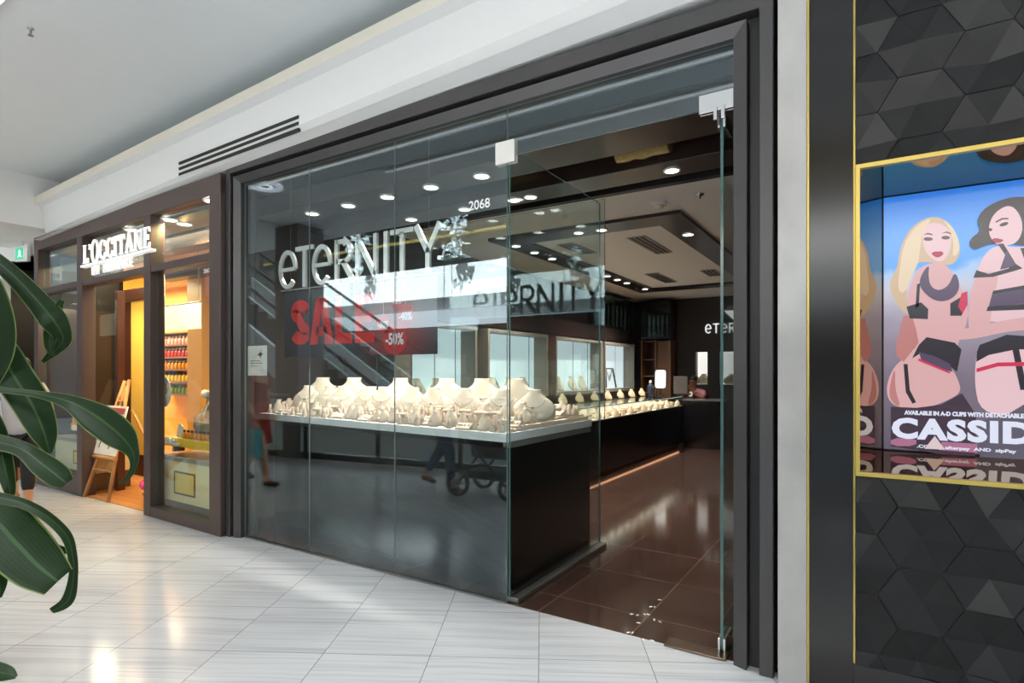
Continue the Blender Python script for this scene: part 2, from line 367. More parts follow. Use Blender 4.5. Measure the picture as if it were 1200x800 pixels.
# downlights
def downlight(loc, r, label, group, power, color=(1, .93, .85), spot=100):
    t = thing('downlight', label, 'ceiling light', loc, group)
    b = NB(); ringprism(b, [(r*1.25*math.cos(a), r*1.25*math.sin(a)) for a in np.linspace(0, 2*PI, 20, False)], [(r*math.cos(a), r*math.sin(a)) for a in np.linspace(0, 2*PI, 20, False)], lambda x, y, d: (loc[0]+x, loc[1]+y, loc[2]+d), -.012, 0); obj('trim_ring', b, M['white'], t)
    b = NB(); lathe(b, [(r, -.004), (r*.6, -.014), (.005, -.018)], 20, loc); obj('lens', b, M['lit'], t)
    if power: lamp('SPOT', 'downlight_beam', (loc[0], loc[1], loc[2]-.03), power, color, .05, spot=spot, blend=.8)
for i, u in enumerate((-2.55, -2.06, -1.58, -1.1, -.6)):
    downlight((u, .55, 2.948), .055, ORD[i]+' lit downlight from the left in the beam behind the shopfront glass', 'downlights in the front beam', 82, spot=115)
for i, u in enumerate((-1.9, -1.25, -.72, -.55, .66)):
    downlight((u, 1.2, 2.948), .05, ORD[i]+' lit downlight from the left in the second ceiling beam', 'downlights in the second beam', (80, 80, 0, 80, 60)[i], spot=110)
L2 = [(-1.70, 2.82), (-1.70, 3.26), (-1.70, 3.73), (-1.62, 5.41), (-1.62, 5.83), (-1.62, 6.25), (-1.6, 7.1)]
for i, (u, v) in enumerate(L2):
    downlight((u, v, 2.963), .05, ORD[i]+' lit downlight along the left side of the dark ceiling band', 'downlights along the left band', 220 if i == 6 else 110, spot=120)
for i, (u, v) in enumerate([(-.78, 2.62), (-.52, 2.64)]):
    downlight((u, v, 2.963), .05, ORD[i]+' lit downlight in the near end of the dark ceiling band', 'downlights at the near end', 45 if i else 0, spot=120)
downlight((.2, 3.33, 2.963), .055, 'single lit downlight on the right side of the dark ceiling band', None, 110, spot=120)
for i, (a, c2) in enumerate(((onz(745, 277, 3), onz(795, 294, 3)), (onz(763, 320, 3), onz(790, 330, 3)), (onz(662, 285, 3), onz(693, 296, 3)), (onz(829, 316, 3), onz(845, 322, 3)))):
    t = thing('slot_diffuser', ('nearest black slot diffuser in the white shop ceiling', 'farther slot diffuser behind the nearest one', 'slot diffuser seen through the glass return panel', 'slot diffuser near the open door edge')[i], 'vent', a, 'slot diffusers in the shop ceiling')
    x = a.x; b = NB(); box(b, (x-.11, a.y, 2.99), (x+.11, c2.y, 2.9985)); obj('plate', b, mat('vent_plate', srgb(150, 140, 132), .5), t)
    for k in (-1, 0, 1):
        b = NB(); box(b, (x+k*.06-.016, a.y+.02, 2.985), (x+k*.06+.016, c2.y-.02, 2.9895)); obj('slot', b, M['blackm'], t)
p = onz(772, 237, 3.0); t = thing('smoke_detector', 'round cream smoke detector on the white shop ceiling', 'smoke detector', p)
b = NB(); lathe(b, [(.065, 0), (.065, -.02), (.055, -.03)], 16, p); obj('base', b, M['white'], t)
b = NB(); lathe(b, [(.045, -.03), (.04, -.055), (.02, -.062)], 16, p); obj('sensor', b, M['cream2'], t)
p = onz(820, 227, 3.0); b = NB(); lathe(b, [(.04, 0), (.035, -.012), (.012, -.015), (.01, -.04), (.002, -.042)], 14, p); tag(obj('ceiling_sprinkler', b, M['chrome']), 'small round sprinkler on white shop ceiling near the door', 'sprinkler')
# black void between the beams: bronze tube added to stand in for a reflection
t = thing('beam_reflection', 'bronze crinkled tube standing in for a reflection in the dark gap between ceiling beams', 'reflection stand-in', (.45, .91, 3.03))
_d0, _d1 = onv(722, 185, .91).x, onv(786, 185, .91).x
b = NB(); tube(b, [(_d0+(_d1-_d0)*k/6, .91+.006*(k % 2), 3.035+.004*(k % 3)) for k in range(7)], [.066, .074, .068, .075, .067, .073, .066], 16); obj('reflection_body', b, mat('bronze_reflection', srgb(206, 176, 120), .18, .8, var=.35, nscale=26, bump=.9), t)
for _x in (_d0+.06, _d1-.06):
    for _y in (.83, .985):
        b = NB(); box(b, (_x-.01, _y, 3.04), (_x+.01, _y+.005, 3.119)); obj('reflection_strap', b, M['alu'], t)

# ------------------------------------------------------------------ shopfront portal and glass
t = thing('shopfront_frame', 'stepped dark metal portal around the glazed jewellery shopfront', 'shopfront frame', (-.7, 0, 0))
def uframe(o, i, v0, v1, name, m):
    b = NB(); ringprism(b, [(o[0], 0), (o[0], o[2]), (o[1], o[2]), (o[1], 0)], [(i[0], 0), (i[0], i[2]), (i[1], i[2]), (i[1], 0)], lambda x, y, d: (x, d, y), v0, v1, closed=False)
    bmesh.ops.bevel(b, geom=[e for e in b.edges], offset=.004, segments=1, affect='EDGES'); obj(name, b, m, t)
uframe((-2.928, 1.525, 3.285), (-2.868, 1.462, 3.195), -.075, .12, 'outer_flange', M['frame'])
uframe((-2.866, 1.46, 3.193), (-2.84, 1.405, 3.168), -.005, .12, 'groove', M['frame2'])
b = NB()  # inner flange with a splayed face
O = [(-2.838, 0), (-2.838, 3.166), (1.403, 3.166), (1.403, 0)]; I = [(-2.765, 0), (-2.765, 3.105), (1.338, 3.105), (1.338, 0)]
o0 = [b.verts.new((x, -.06, y)) for x, y in O]; i0 = [b.verts.new((x, -.035, y)) for x, y in I]; i1 = [b.verts.new((x, .1, y)) for x, y in I]; o1 = [b.verts.new((x, .1, y)) for x, y in O]
for k in range(3):
    for r0, r1 in ((o0, i0), (i0, i1), (i1, o1), (o1, o0)): b.faces.new((r0[k], r0[k+1], r1[k+1], r1[k]))
obj('inner_flange', b, M['frame'], t)
b = NB(); box(b, (-2.86, .1, 3.1), (1.6, .13, 3.3)); box(b, (-3.3, .1, 0), (-2.76, .13, 3.3)); box(b, (1.338, .1, 0), (1.63, .13, 3.3)); obj('backing', b, M['frame2'], t)
GV0, GV1 = .0, .012
def pane(label, a, b_, name=None, group=None):
    b = NB(); box(b, a, b_, 0, 1)
    if name: return tag(obj(name, b, [M['glass'], M['glassedge']]), label, 'glass panel', group)
    o = obj('glass_pane', b, [M['glassr'], M['seam']], t); o['label'] = label
pane('leftmost tall glass panel of the jewellery shopfront, beside the dark jamb', (-2.763, GV0, .012), (-1.9045, GV1, 3.104))
pane('second tall glass panel of the shopfront, carrying the first sign letters', (-1.9035, GV0, .012), (-.9775, GV1, 3.104))
pane('third tall glass panel of the shopfront, next to the doorway', (-.9765, GV0, .012), (-.021, GV1, 3.104))
pane('glass transom panel above the shop doorway', (-.017, GV0, 2.80), (1.337, GV1, 3.104))
pane('glass return panel running back beside the black display base', (-.018, .02, .035), (-.006, 1.42, 2.86), 'glass_partition')
pane('glass panel standing behind the jewellery busts, parallel to the shopfront', (-2.6, 1.424, 1.06), (.03, 1.436, 2.89), 'glass_partition')
b = NB(); box(b, (-2.763, -.012, .002), (-.021, .02, .012)); tag(obj('floor_channel', b, M['alu']), 'thin metal floor channel under the shopfront glass', 'channel')
b = NB(); rbox(b, (-.035, .03, .004), (.045, 1.44, .035), .004); tag(obj('floor_channel', b, M['alu']), 'wide metal channel on the floor beside black display base', 'channel')
def patch(x0, x1, z0, z1, label, m, slot=False):
    t = thing('patch_fitting', label, 'glass fitting', ((x0+x1)/2, 0, z0))
    b = NB(); rbox(b, (x0, -.016, z0), (x1, -.0005, z1), .002); obj('front_plate', b, m, t)
    b = NB(); rbox(b, (x0, GV1+.0005, z0), (x1, .028, z1), .002); obj('rear_plate', b, m, t)
    if slot:
        b = NB(); rbox(b, (x0+.075, -.03, z0-.05), (x0+.092, -.016, z0+.02), .002); rbox(b, (x0+.112, -.03, z0-.05), (x0+.129, -.016, z0+.02), .002); obj('pivot_jaw', b, m, t)
patch(-.097, .044, 2.755, 2.895, 'square satin metal clamp joining glass panels above the display', M['satin'])
patch(1.165, 1.335, 2.775, 2.87, 'polished chrome door pivot clamp below the glass transom', M['chrome'], True)
# open door leaf seen edge on
t = thing('glass_door', 'open frameless glass door seen almost edge on at the right jamb', 'door', (1.27, 0, 0))
b = NB(); box(b, (1.262, .03, .03), (1.276, 1.24, 2.76), 0, 1); obj('leaf', b, [M['glass'], M['glassedge']], t)
for nm, z0, z1 in (('bottom_pivot', .006, .09), ('top_pivot', 2.7, 2.772)):
    b = NB(); rbox(b, (1.25, .02, z0), (1.2615, .19, z1), .002); rbox(b, (1.2765, .02, z0), (1.288, .19, z1), .002); obj(nm, b, M['chrome'], t)
b = NB(); rbox(b, (.985, -.03, .003), (1.3, .075, .012), .003); tag(obj('floor_spring_plate', b, mat('bronze_plate', srgb(110, 92, 78), .3, .7)), 'bronze floor plate below the glass door at the threshold', 'plate')
# unit number on the glass
textmesh('unit_number', '2068', .085, lambda x, y, d: (-.315+x, -.002-d, 2.505+y), M['letterw'], extrude=.0006, offset=.001)
tag(COL.objects['unit_number'], 'white unit number 2068 on the shopfront glass', 'number')
# ------------------------------------------------------------------ right wall: marble strip, black panels, faceted tiles
b = NB(); rbox(b, (1.545, -.085, 0), (1.668, .1, CEIL), .003)
t = NT('pale_marble_strip'); mp = t.add('ShaderNodeMapping'); mp.inputs['Scale'].default_value = (2, 2, 1.3); t.l.new(t.coord(), mp.inputs[0])
t.l.new(t.mix(t.math('MULTIPLY', t.noise(2.2, 6, mp.outputs[0]), 1), srgb(140, 139, 136), srgb(196, 193, 188)), t.b.inputs['Base Color']); t.b.inputs['Roughness'].default_value = .22
struct('trim_3', b, t.m)
b = NB(); box(b, (1.669, -.088, 0), (1.677, .1, CEIL)); struct('trim_4', b, M['gold'])
b = NB(); box(b, (1.678, -.08, 0), (1.85, .1, CEIL)); struct('wall_pilaster', b, M['black'])
b = NB(); box(b, (1.851, -.09, .17), (1.858, .1, CEIL)); struct('trim_5', b, M['gold'])
b = NB(); box(b, (1.852, -.085, 0), (4.2, .6, .168)); struct('baseboard_right', b, M['black'])
SZ0, SZ1 = 1.0, 2.352
def hexwall(x0, x1, z0, z1):
    bm = NB(); s = .15; dx = 1.5*s; dz = math.sqrt(3)*s; V = {}
    rnd = lambda i, j, k: (math.sin(i*12.9898+j*78.233+k*37.7)*43758.5453) % 1
    def vert(x, z, d):
        key = (round(x*1000), round(z*1000))
        if key not in V: V[key] = bm.verts.new((x, d, z))
        return V[key]
    for i in range(-2, 14):
        for j in range(-2, 20):
            cx = 1.865+i*dx; cz = .10+j*dz+(dz/2 if i % 2 else 0)
            deep = (-.045 if rnd(i, j, 1) > .5 else .008)+.014*rnd(i, j, 2)
            c = bm.verts.new((cx+.02*(rnd(i, j, 3)-.5), -.085+deep, cz+.02*(rnd(i, j, 4)-.5)))
            cs = []
            for k in range(6):
                a = k*PI/3; x, z = cx+s*math.cos(a), cz+s*math.sin(a)
                cs.append(bm.verts.new((cx+s*.986*math.cos(a), -.085-.016*rnd(round(x*100), round(z*100), 5), cz+s*.986*math.sin(a))))
            for k in range(6): bm.faces.new((c, cs[(k+1) % 6], cs[k]))
    for co, no in (((x0, 0, 0), (-1, 0, 0)), ((x1, 0, 0), (1, 0, 0)), ((0, 0, z0), (0, 0, -1)), ((0, 0, z1), (0, 0, 1))):
        bmesh.ops.bisect_plane(bm, geom=list(bm.verts)+list(bm.edges)+list(bm.faces), plane_co=co, plane_no=no, clear_outer=True)
    return bm
tile = mat('black_faceted_tile', srgb(22, 21, 21), .3, spec=.3, var=.1)
bm = hexwall(1.86, 4.2, .17, SZ0); b2 = hexwall(1.86, 4.2, SZ1, CEIL)
tmp = bpy.data.meshes.new('x'); b2.to_mesh(tmp); b2.free(); bm.from_mesh(tmp); bpy.data.meshes.remove(tmp)
box(bm, (1.86, -.06, .17), (4.2, .1, SZ0-.001), 1); box(bm, (1.86, -.06, SZ1+.001), (4.2, .1, CEIL), 1); box(bm, (1.86, .62, .17), (4.2, .7, CEIL)); box(bm, (3.2, -.08, SZ0), (4.2, .1, SZ1))
struct('wall_right', bm, [tile, mat('tile_joint', srgb(74, 72, 72), .6)])
# advertising screen set back in a mirrored, gold-edged recess
SV = .25
t = thing('advertising_screen', 'lit advertising screen in a gold-edged mirrored recess in the black tiled wall', 'screen', (2.4, .2, 1.0))
b = NB(); ringprism(b, [(1.86, SZ0), (3.2, SZ0), (3.2, SZ1), (1.86, SZ1)], [(1.876, SZ0+.018), (3.18, SZ0+.018), (3.18, SZ1-.018), (1.876, SZ1-.018)], lambda x, y, d: (x, d, y), -.118, -.09); obj('gold_frame', b, M['gold'], t)
mir = mat('bronze_mirror', srgb(168, 146, 116), .03, 1, var=.02)
b = NB(); zl = 1.078
for q in ([(1.876, -.09, SZ0+.018), (3.18, -.09, SZ0+.018), (3.18, SV+.0, zl), (1.963, SV+.0, zl)],): b.faces.new([b.verts.new(p) for p in q])
obj('mirror_floor', b, mir, t)
b = NB()
b.faces.new([b.verts.new(p) for p in ((1.876, -.09, SZ0+.018), (1.963, SV+.0, zl), (1.963, SV+.0, 2.288), (1.876, -.09, SZ1-.018))]); obj('mirror_side', b, mir, t)
b = NB()
b.faces.new([b.verts.new(p) for p in ((1.876, -.09, SZ1-.018), (1.963, SV+.0, 2.288), (3.18, SV+.0, 2.288), (3.18, -.09, SZ1-.018))]); obj('mirror_top', b, mir, t)
b = NB(); box(b, (1.962, SV+.004, 1.076), (3.2, SV+.06, 2.29)); obj('bezel', b, M['blackm'], t)
LAY = [0]; PANEL = [None]
def art(name, polys, m, px=True):
    LAY[0] += 1; y = SV-.0007*LAY[0]
    for P in polys:
        vs = []; b = NB()
        for p in P: q = onv(p[0], p[1], SV) if px else Vector((p[0], 0, p[1])); vs.append(b.verts.new((q.x, y, q.z)))
        f = b.faces.new(vs); f.normal_update()
        if f.normal.y > 0: f.normal_flip()
        bmesh.ops.triangulate(b, faces=b.faces)
        o = obj(name, b, m, PANEL[0] or t, recalc=False)
    return o
def Z1(P): return [(990+x*.2625, 160+y*.2625) for x, y in P]
def Z2(P): return [(990+x*.2625, 370+y*.2625) for x, y in P]
def sm(P, n=2):
    for _ in range(n):
        Q = []
        for i in range(len(P)):
            a, c = P[i], P[(i+1) % len(P)]
            Q += [(a[0]*.75+c[0]*.25, a[1]*.75+c[1]*.25), (a[0]*.25+c[0]*.75, a[1]*.25+c[1]*.75)]
        P = Q
    return P
def ell(x, y, rx, ry, n=14, rot=0):
    return [(x+rx*math.cos(a)*math.cos(rot)-ry*math.sin(a)*math.sin(rot), y+rx*math.cos(a)*math.sin(rot)+ry*math.sin(a)*math.cos(rot)) for a in np.linspace(0, 2*PI, n, False)]
ES = .92
def sc(name, r, g, b_, k=1): return mat('screen_'+name, (.015, .015, .015), .2, emit=srgb(r, g, b_), estr=ES*k)
# picture background: sky over pale hills, in the screen's own image
nt = NT('screen_landscape'); sx = nt.add('ShaderNodeSeparateXYZ'); nt.l.new(nt.coord(), sx.inputs[0])
h = nt.math('DIVIDE', nt.math('SUBTRACT', sx.outputs[2], 1.08), 1.2)
rp = nt.add('ShaderNodeValToRGB'); cr = rp.color_ramp; nt.l.new(nt.math('ADD', h, nt.math('MULTIPLY', nt.math('SUBTRACT', nt.noise(9, 5), .5), .10)), rp.inputs[0])
cr.elements[0].position = 0; cr.elements[0].color = (*srgb(96, 84, 98), 1); cr.elements[1].position = 1; cr.elements[1].color = (*srgb(24, 122, 226), 1)
for p_, c_ in ((.3, (128, 116, 132)), (.5, (168, 158, 176)), (.64, (204, 204, 220)), (.69, (170, 204, 244)), (.72, (84, 168, 246)), (.88, (44, 146, 240))):
    e = cr.elements.new(p_); e.color = (*srgb(*c_), 1)
nt.b.inputs['Base Color'].default_value = (.02, .02, .02, 1); nt.l.new(rp.outputs[0], nt.b.inputs['Emission Color']); nt.b.inputs['Emission Strength'].default_value = ES; nt.b.inputs['Roughness'].default_value = .15
PANEL[0] = art('display_panel', [[(1.967, 1.084), (3.1, 1.084), (3.1, 2.284), (1.967, 2.284)]], nt.m, px=False)
SKIN = sc('skin', 226, 176, 178); SKIN2 = sc('skin_light', 238, 200, 206); SKIN3 = sc('skin_warm', 196, 128, 124); BLK = sc('black', 34, 28, 40); PUR = sc('purple', 84, 66, 96); WHT = sc('white', 232, 236, 255)
# pictured figure with long blonde hair
art('picture_hair', [sm(Z1([(300, 560), (270, 700), (290, 800), (245, 770), (200, 690), (205, 630), (235, 590), (245, 500), (285, 420), (330, 380), (390, 355), (445, 368), (490, 425), (515, 490), (510, 540), (470, 580), (400, 560)]))], sc('blonde', 214, 184, 150))
art('picture_body', [sm(Z1([(300, 640), (325, 590), (380, 565), (430, 560), (470, 590), (510, 660), (550, 740), (548, 830), (505, 920), (480, 1020), (430, 1010), (340, 1000), (300, 900), (285, 800), (275, 720)])),
    sm(Z2([(230, 215), (200, 265), (186, 320), (192, 370), (225, 405), (300, 412), (390, 405), (470, 372), (522, 338), (500, 270), (470, 225), (400, 180), (320, 130), (280, 180)]))], SKIN)
art('picture_limb', [Z2([(262, 0), (228, 130), (232, 180), (262, 205), (330, 120), (318, 60), (300, 0)]), sm(Z2([(225, 225), (205, 290), (196, 360), (225, 400), (250, 404), (224, 330)]))], SKIN3)
art('picture_face', [sm(Z1([(352, 400), (380, 385), (430, 388), (468, 420), (478, 470), (464, 525), (436, 560), (400, 556), (362, 520), (345, 470)]))], SKIN2)
art('picture_hair', [sm(Z1([(395, 358), (350, 420), (335, 500), (330, 560), (300, 620), (270, 700), (235, 690), (245, 590), (262, 480), (320, 395)])), sm(Z1([(430, 362), (470, 420), (486, 480), (478, 540), (510, 520), (512, 470), (480, 400)]))], sc('blonde_light', 234, 212, 180))
art('picture_features', [ell(990+372*.2625, 160+458*.2625, 5.5, 2.2), ell(990+450*.2625, 160+452*.2625, 5.0, 2.2), Z1([(350, 440), (370, 430), (392, 436), (392, 441), (370, 437)]), Z1([(430, 432), (455, 424), (474, 432), (474, 437), (454, 430)])], sc('eyeshade', 96, 62, 70))
art('picture_lips', [sm(Z1([(382, 522), (405, 512), (415, 515), (425, 511), (444, 520), (428, 537), (408, 542)]))], sc('lips', 178, 30, 62))
art('picture_garment', [sm(Z1([(350, 600), (378, 572), (372, 620), (382, 670), (420, 690), (465, 665), (490, 600), (512, 650), (505, 700), (460, 735), (400, 735), (345, 690), (330, 650)]))], PUR)
art('picture_garment', [Z1([(275, 760), (340, 740), (372, 770), (370, 815), (290, 812)]), Z1([(470, 745), (545, 700), (548, 740), (520, 800), (470, 800)]), Z1([(322, 660), (336, 655), (330, 760), (315, 765)]),
    Z2([(330, 130), (365, 95), (490, 120), (520, 150), (500, 250), (470, 225), (420, 190), (340, 165), (300, 190)]), Z2([(262, 215), (280, 215), (290, 330), (318, 385), (302, 392), (272, 340)])], BLK)
art('picture_garment', [Z2([(330, 160), (400, 180), (470, 215), (480, 250), (420, 235), (340, 195)])], PUR)
art('picture_strap', [Z1([(520, 700), (546, 690), (548, 750), (525, 790), (505, 760)]), Z2([(330, 190), (470, 250), (468, 258), (326, 200)])], sc('pinkred', 214, 40, 84))
art('picture_stocking', [Z2([(205, 405), (320, 410), (430, 395), (522, 345), (585, 440), (580, 640), (205, 580)])], sc('stocking', 58, 36, 54))
art('picture_limb', [sm(Z2([(205, 545), (320, 545), (318, 580), (205, 580)]), 1), Z2([(430, 560), (590, 570), (590, 610), (430, 598)])], sc('shin', 176, 110, 142))
# second pictured figure with dark wavy hair
art('picture_hair', [sm(Z1([(585, 380), (615, 325), (690, 285), (770, 268), (850, 280), (920, 350), (930, 520), (850, 500), (740, 480), (660, 480), (620, 490), (580, 510), (552, 490), (560, 455), (605, 425)]))], sc('darkhair', 52, 36, 40))
art('picture_body', [sm(Z1([(620, 520), (690, 482), (770, 500), (900, 470), (1000, 520), (1000, 830), (640, 830), (590, 810), (545, 830), (556, 740), (575, 640)])),
    sm(Z2([(590, 130), (720, 90), (1000, 90), (1000, 460), (760, 450), (605, 430), (575, 300)]))], SKIN2)
art('picture_limb', [sm(Z2([(375, -20), (388, 60), (430, 105), (560, 108), (720, 70), (860, 60), (860, 0), (700, 20), (560, 60), (480, 50), (460, 10), (470, -20)]))], SKIN)
art('picture_limb', [sm(Z1([(575, 620), (545, 800), (560, 900), (640, 890), (660, 720), (690, 620), (640, 600)]))], SKIN)
art('picture_face', [sm(Z1([(640, 395), (668, 340), (730, 305), (775, 340), (795, 410), (770, 475), (715, 492), (672, 485), (642, 445)]))], SKIN2)
art('picture_features', [ell(990+708*.2625, 160+394*.2625, 5.5, 2.1, rot=-.3), ell(990+646*.2625, 160+418*.2625, 2.6, 1.9), Z1([(670, 382), (700, 366), (728, 366), (728, 372), (702, 373), (672, 388)])], sc('eyeshade2', 66, 40, 48))
art('picture_lips', [sm(Z1([(652, 462), (668, 455), (686, 458), (710, 464), (690, 478), (664, 478)]))], sc('lips2', 170, 44, 66))
art('picture_garment', [Z1([(572, 632), (585, 598), (640, 615), (730, 590), (720, 540), (680, 482), (705, 480), (760, 570), (790, 590), (760, 600), (660, 628)]), Z1([(780, 500), (800, 500), (830, 570), (810, 580)]), Z1([(636, 760), (840, 745), (840, 772), (630, 780)]), Z1([(660, 690), (830, 660), (830, 676), (655, 704)]),
    Z2([(588, 160), (600, 130), (720, 85), (860, 95), (860, 150), (760, 150), (640, 175), (585, 205)]), Z2([(745, 150), (775, 150), (810, 330), (780, 330)])], BLK)
art('picture_garment', [Z1([(720, 510), (760, 575), (720, 590), (690, 596)]), Z1([(655, 704), (830, 676), (830, 745), (640, 760)])], PUR)
art('picture_strap', [Z2([(585, 235), (680, 208), (860, 205), (860, 222), (680, 226), (586, 252)])], sc('pinkred', 214, 40, 84))
art('picture_stocking', [Z2([(600, 470), (720, 440), (820, 380), (900, 370), (900, 640), (600, 640)])], sc('stocking2', 92, 84, 100))
def scr(name, s, px0, px1, ptop, sx=1.0, off=0, sp=1.0):
    a, c2 = onv(*px0, SV), onv(*px1, SV); hgt = onv(px0[0], ptop, SV).z-a.z
    LAY[0] += 1; y = SV-.0007*LAY[0]
    me_o = textmesh(name, s, hgt/.72, lambda x, yy, d: (a.x+x, y-d, a.z+yy), WHT, PANEL[0], offset=off, extrude=.0002, space=sp)
    w = max(v.co.x for v in me_o.data.vertices)-a.x
    for v in me_o.data.vertices: v.co.x = a.x+(v.co.x-a.x)*(c2.x-a.x)/w
scr('caption_headline', 'CASSID', (1045, 511), (1211, 521), 489, off=.0065, sp=1.12)
scr('caption_line', 'AVAILABLE IN A-D CUPS WITH DETACHABLE', (1060, 485), (1199, 491.5), 480.5, off=.0016)
scr('caption_line', '.COM  |  afterpay  AND  zipPay', (1074, 523.5), (1190, 530), 520, off=.0008)
art('caption_triangle', [[(1083, 525), (1095, 510), (1107, 526)]], sc('pale', 226, 206, 206))
# ------------------------------------------------------------------ neighbouring cosmetics shop: front
TH = math.radians(-1.65); LP = Vector((-2.971, -.068, 0))
LX = Matrix.Translation(LP) @ Matrix.Rotation(TH, 4, 'Z') @ Matrix.Translation(-Vector((-2.971, 0, 0)))
def lo(u, v, z=0): return LX @ Vector((u, v, z))
XF[0] = LX
t = thing('shopfront_frame', 'taupe brown metal frame of the cosmetics shopfront with transom bar', 'shopfront frame', lo(-5.2, 0))
ZT, ZR0, ZR1 = 3.17, 2.455, 2.525
posts = ((-7.39, -7.25), (-6.02, -5.87), (-4.36, -4.22), (-3.12, -2.935))
for a, c2 in posts:
    b = NB(); rbox(b, (a, -.05, 0), (c2, .09, ZT), .005); obj('post', b, M['taupe'], t)
b = NB(); rbox(b, (-7.39, -.052, ZT-.14), (-2.935, .088, ZT+.035), .005); obj('head_rail', b, M['taupe'], t)
for k in range(3):
    b = NB(); rbox(b, (posts[k][1]+.001, -.045, ZR0), (posts[k+1][0]-.001, .085, ZR1), .004); obj('transom_bar', b, M['taupe'], t)
for k in (0, 2):
    b = NB(); rbox(b, (posts[k][1]+.001, -.048, 0), (posts[k+1][0]-.001, .085, .10 if k else .24), .004); obj('bottom_rail', b, M['taupe'], t)
def lpane(label, u0, u1, z0, z1):
    b = NB(); box(b, (u0, .015, z0), (u1, .025, z1), 0, 1); obj('glass_pane', b, [M['glass'], M['glassedge']], t)['label'] = label
lpane('tall glass of the cosmetics shop window right of its entrance', -4.219, -3.121, .101, ZR0-.001)
lpane('tall glass of the cosmetics shop window left of its entrance', -7.249, -6.021, .241, ZR0-.001)
lpane('top glass pane right of the white cosmetics sign', -4.219, -3.121, ZR1+.001, ZT-.141)
lpane('top glass pane behind the white cosmetics sign letters', -5.869, -4.361, ZR1+.001, ZT-.141)
lpane('top glass pane left of the white cosmetics sign', -7.249, -6.021, ZR1+.001, ZT-.141)
b = NB(); box(b, (-5.9, .09, .02), (-5.888, .33, 2.4), 0, 1); tag(obj('glass_partition', b, [M['glass'], M['glassedge']]), 'glass side return at left of the cosmetics shop entrance', 'glass panel')
# lettering over the entrance
t = thing('shop_sign', 'white raised serif letters L OCCITANE EN PROVENCE over the cosmetics entrance', 'sign', lo(-5.1, -.1, 2.6))
t['label'] = 'white raised serif lettering on two lines over the cosmetics shop entrance'
def stemI(x, w=.14): return [[(x, 0), (x+w, 0), (x+w, 1), (x, 1)], [(x-.09, 0), (x+w+.09, 0), (x+w+.09, .045), (x-.09, .045)], [(x-.09, .955), (x+w+.09, .955), (x+w+.09, 1), (x-.09, 1)]]
def arc(cx, cy, rx, ry, a0, a1, n=22): return [(cx+rx*math.cos(a), cy+ry*math.sin(a)) for a in np.linspace(a0, a1, n)]
def G(ch):
    if ch == 'L': return .62, stemI(.1)+[[(.27, 0), (.62, 0), (.62, .26), (.57, .26), (.5, .06), (.27, .05)]], []
    if ch == "'": return .2, [[(.03, .98), (.16, .98), (.14, .78), (.06, .68), (.03, .70), (.08, .82)]], []
    if ch == 'O': return .86, [], [(arc(.43, .5, .43, .53, 0, 2*PI, 33)[:-1], arc(.43, .5, .29, .47, 0, 2*PI, 33)[:-1], True)]
    if ch == 'C': return .74, [[(.62, .66), (.70, .66), (.70, .95), (.66, .95)], [(.6, .12), (.66, .08), (.74, .3), (.70, .33)]], [(arc(.43, .5, .43, .52, .75, 2*PI-.75), arc(.43, .5, .29, .46, .75, 2*PI-.75), False)]
    if ch == 'I': return .37, stemI(.1), []
    if ch == 'T': return .72, [[(.29, 0), (.43, 0), (.43, .96), (.29, .96)], [(.19, 0), (.53, 0), (.53, .045), (.19, .045)], [(0, .95), (.72, .95), (.72, 1), (0, 1)], [(0, .72), (.04, .72), (.12, .95), (0, .95)], [(.72, .72), (.68, .72), (.6, .95), (.72, .95)]], []
    if ch == 'A': return .8, [[(.34, 1.02), (.46, 1.02), (.76, .03), (.57, .03)], [(.34, 1.02), (.40, .96), (.13, .03), (.07, .03)], [(.2, .3), (.6, .3), (.6, .35), (.2, .35)], [(0, 0), (.22, 0), (.22, .045), (0, .045)], [(.48, 0), (.84, 0), (.84, .045), (.48, .045)]], []
    if ch == 'N': return .86, [[(.1, 0), (.16, 0), (.16, .96), (.1, .96)], [(.70, 0), (.76, 0), (.76, 1), (.70, 1)], [(.06, 1), (.24, 1), (.76, 0), (.62, 0)], [(0, 0), (.26, 0), (.26, .045), (0, .045)], [(0, .955), (.2, .955), (.2, 1), (0, 1)], [(.6, .955), (.86, .955), (.86, 1), (.6, 1)]], []
    if ch == 'E': return .66, stemI(.1)+[[(.27, 0), (.62, 0), (.65, .25), (.6, .25), (.52, .05), (.27, .05)], [(.27, .95), (.52, .95), (.57, .76), (.62, .76), (.6, 1), (.27, 1)], [(.27, .475), (.44, .475), (.44, .38), (.48, .38), (.48, .63), (.44, .63), (.44, .525), (.27, .525)]], []
SGV = -.085
sl = [onv(97, 309.5, SGV-.06), onv(177, 294, SGV-.06)]
SIGNW = emis('lit_white_letters', (1, 1, 1), .5)
def low_word(word, x0, x1, z0, h, parts_name, v0=SGV, v1=SGV+.03):
    tot = sum(G(c)[0]+.11 for c in word)-.11; s = (x1-x0)/tot; x = x0
    for c in word:
        w, polys, rings = G(c); b = NB(); zo, hh = z0, h
        if c == 'O' and parts_name == 'letter' and x < x0+.4*(x1-x0): zo, hh = z0-.015, h*1.2
        fn = lambda X, Y, d: (x+X*s, d, zo+Y*hh)
        for P in polys: prism(b, P, fn, v0, v1)
        for o_, i_, cl in rings: ringprism(b, o_, i_, fn, v0, v1, closed=cl)
        obj(parts_name, b, SIGNW, t, recalc=False); x += (w+.11)*s
_a, _b = onv(98, 309, -.06), onv(177, 292, -.1); _c = onv(98, 288, -.06)
low_word("L'OCCITANE", _a.x, _b.x, _a.z, _c.z-_a.z, 'letter', SGV, SGV+.02)
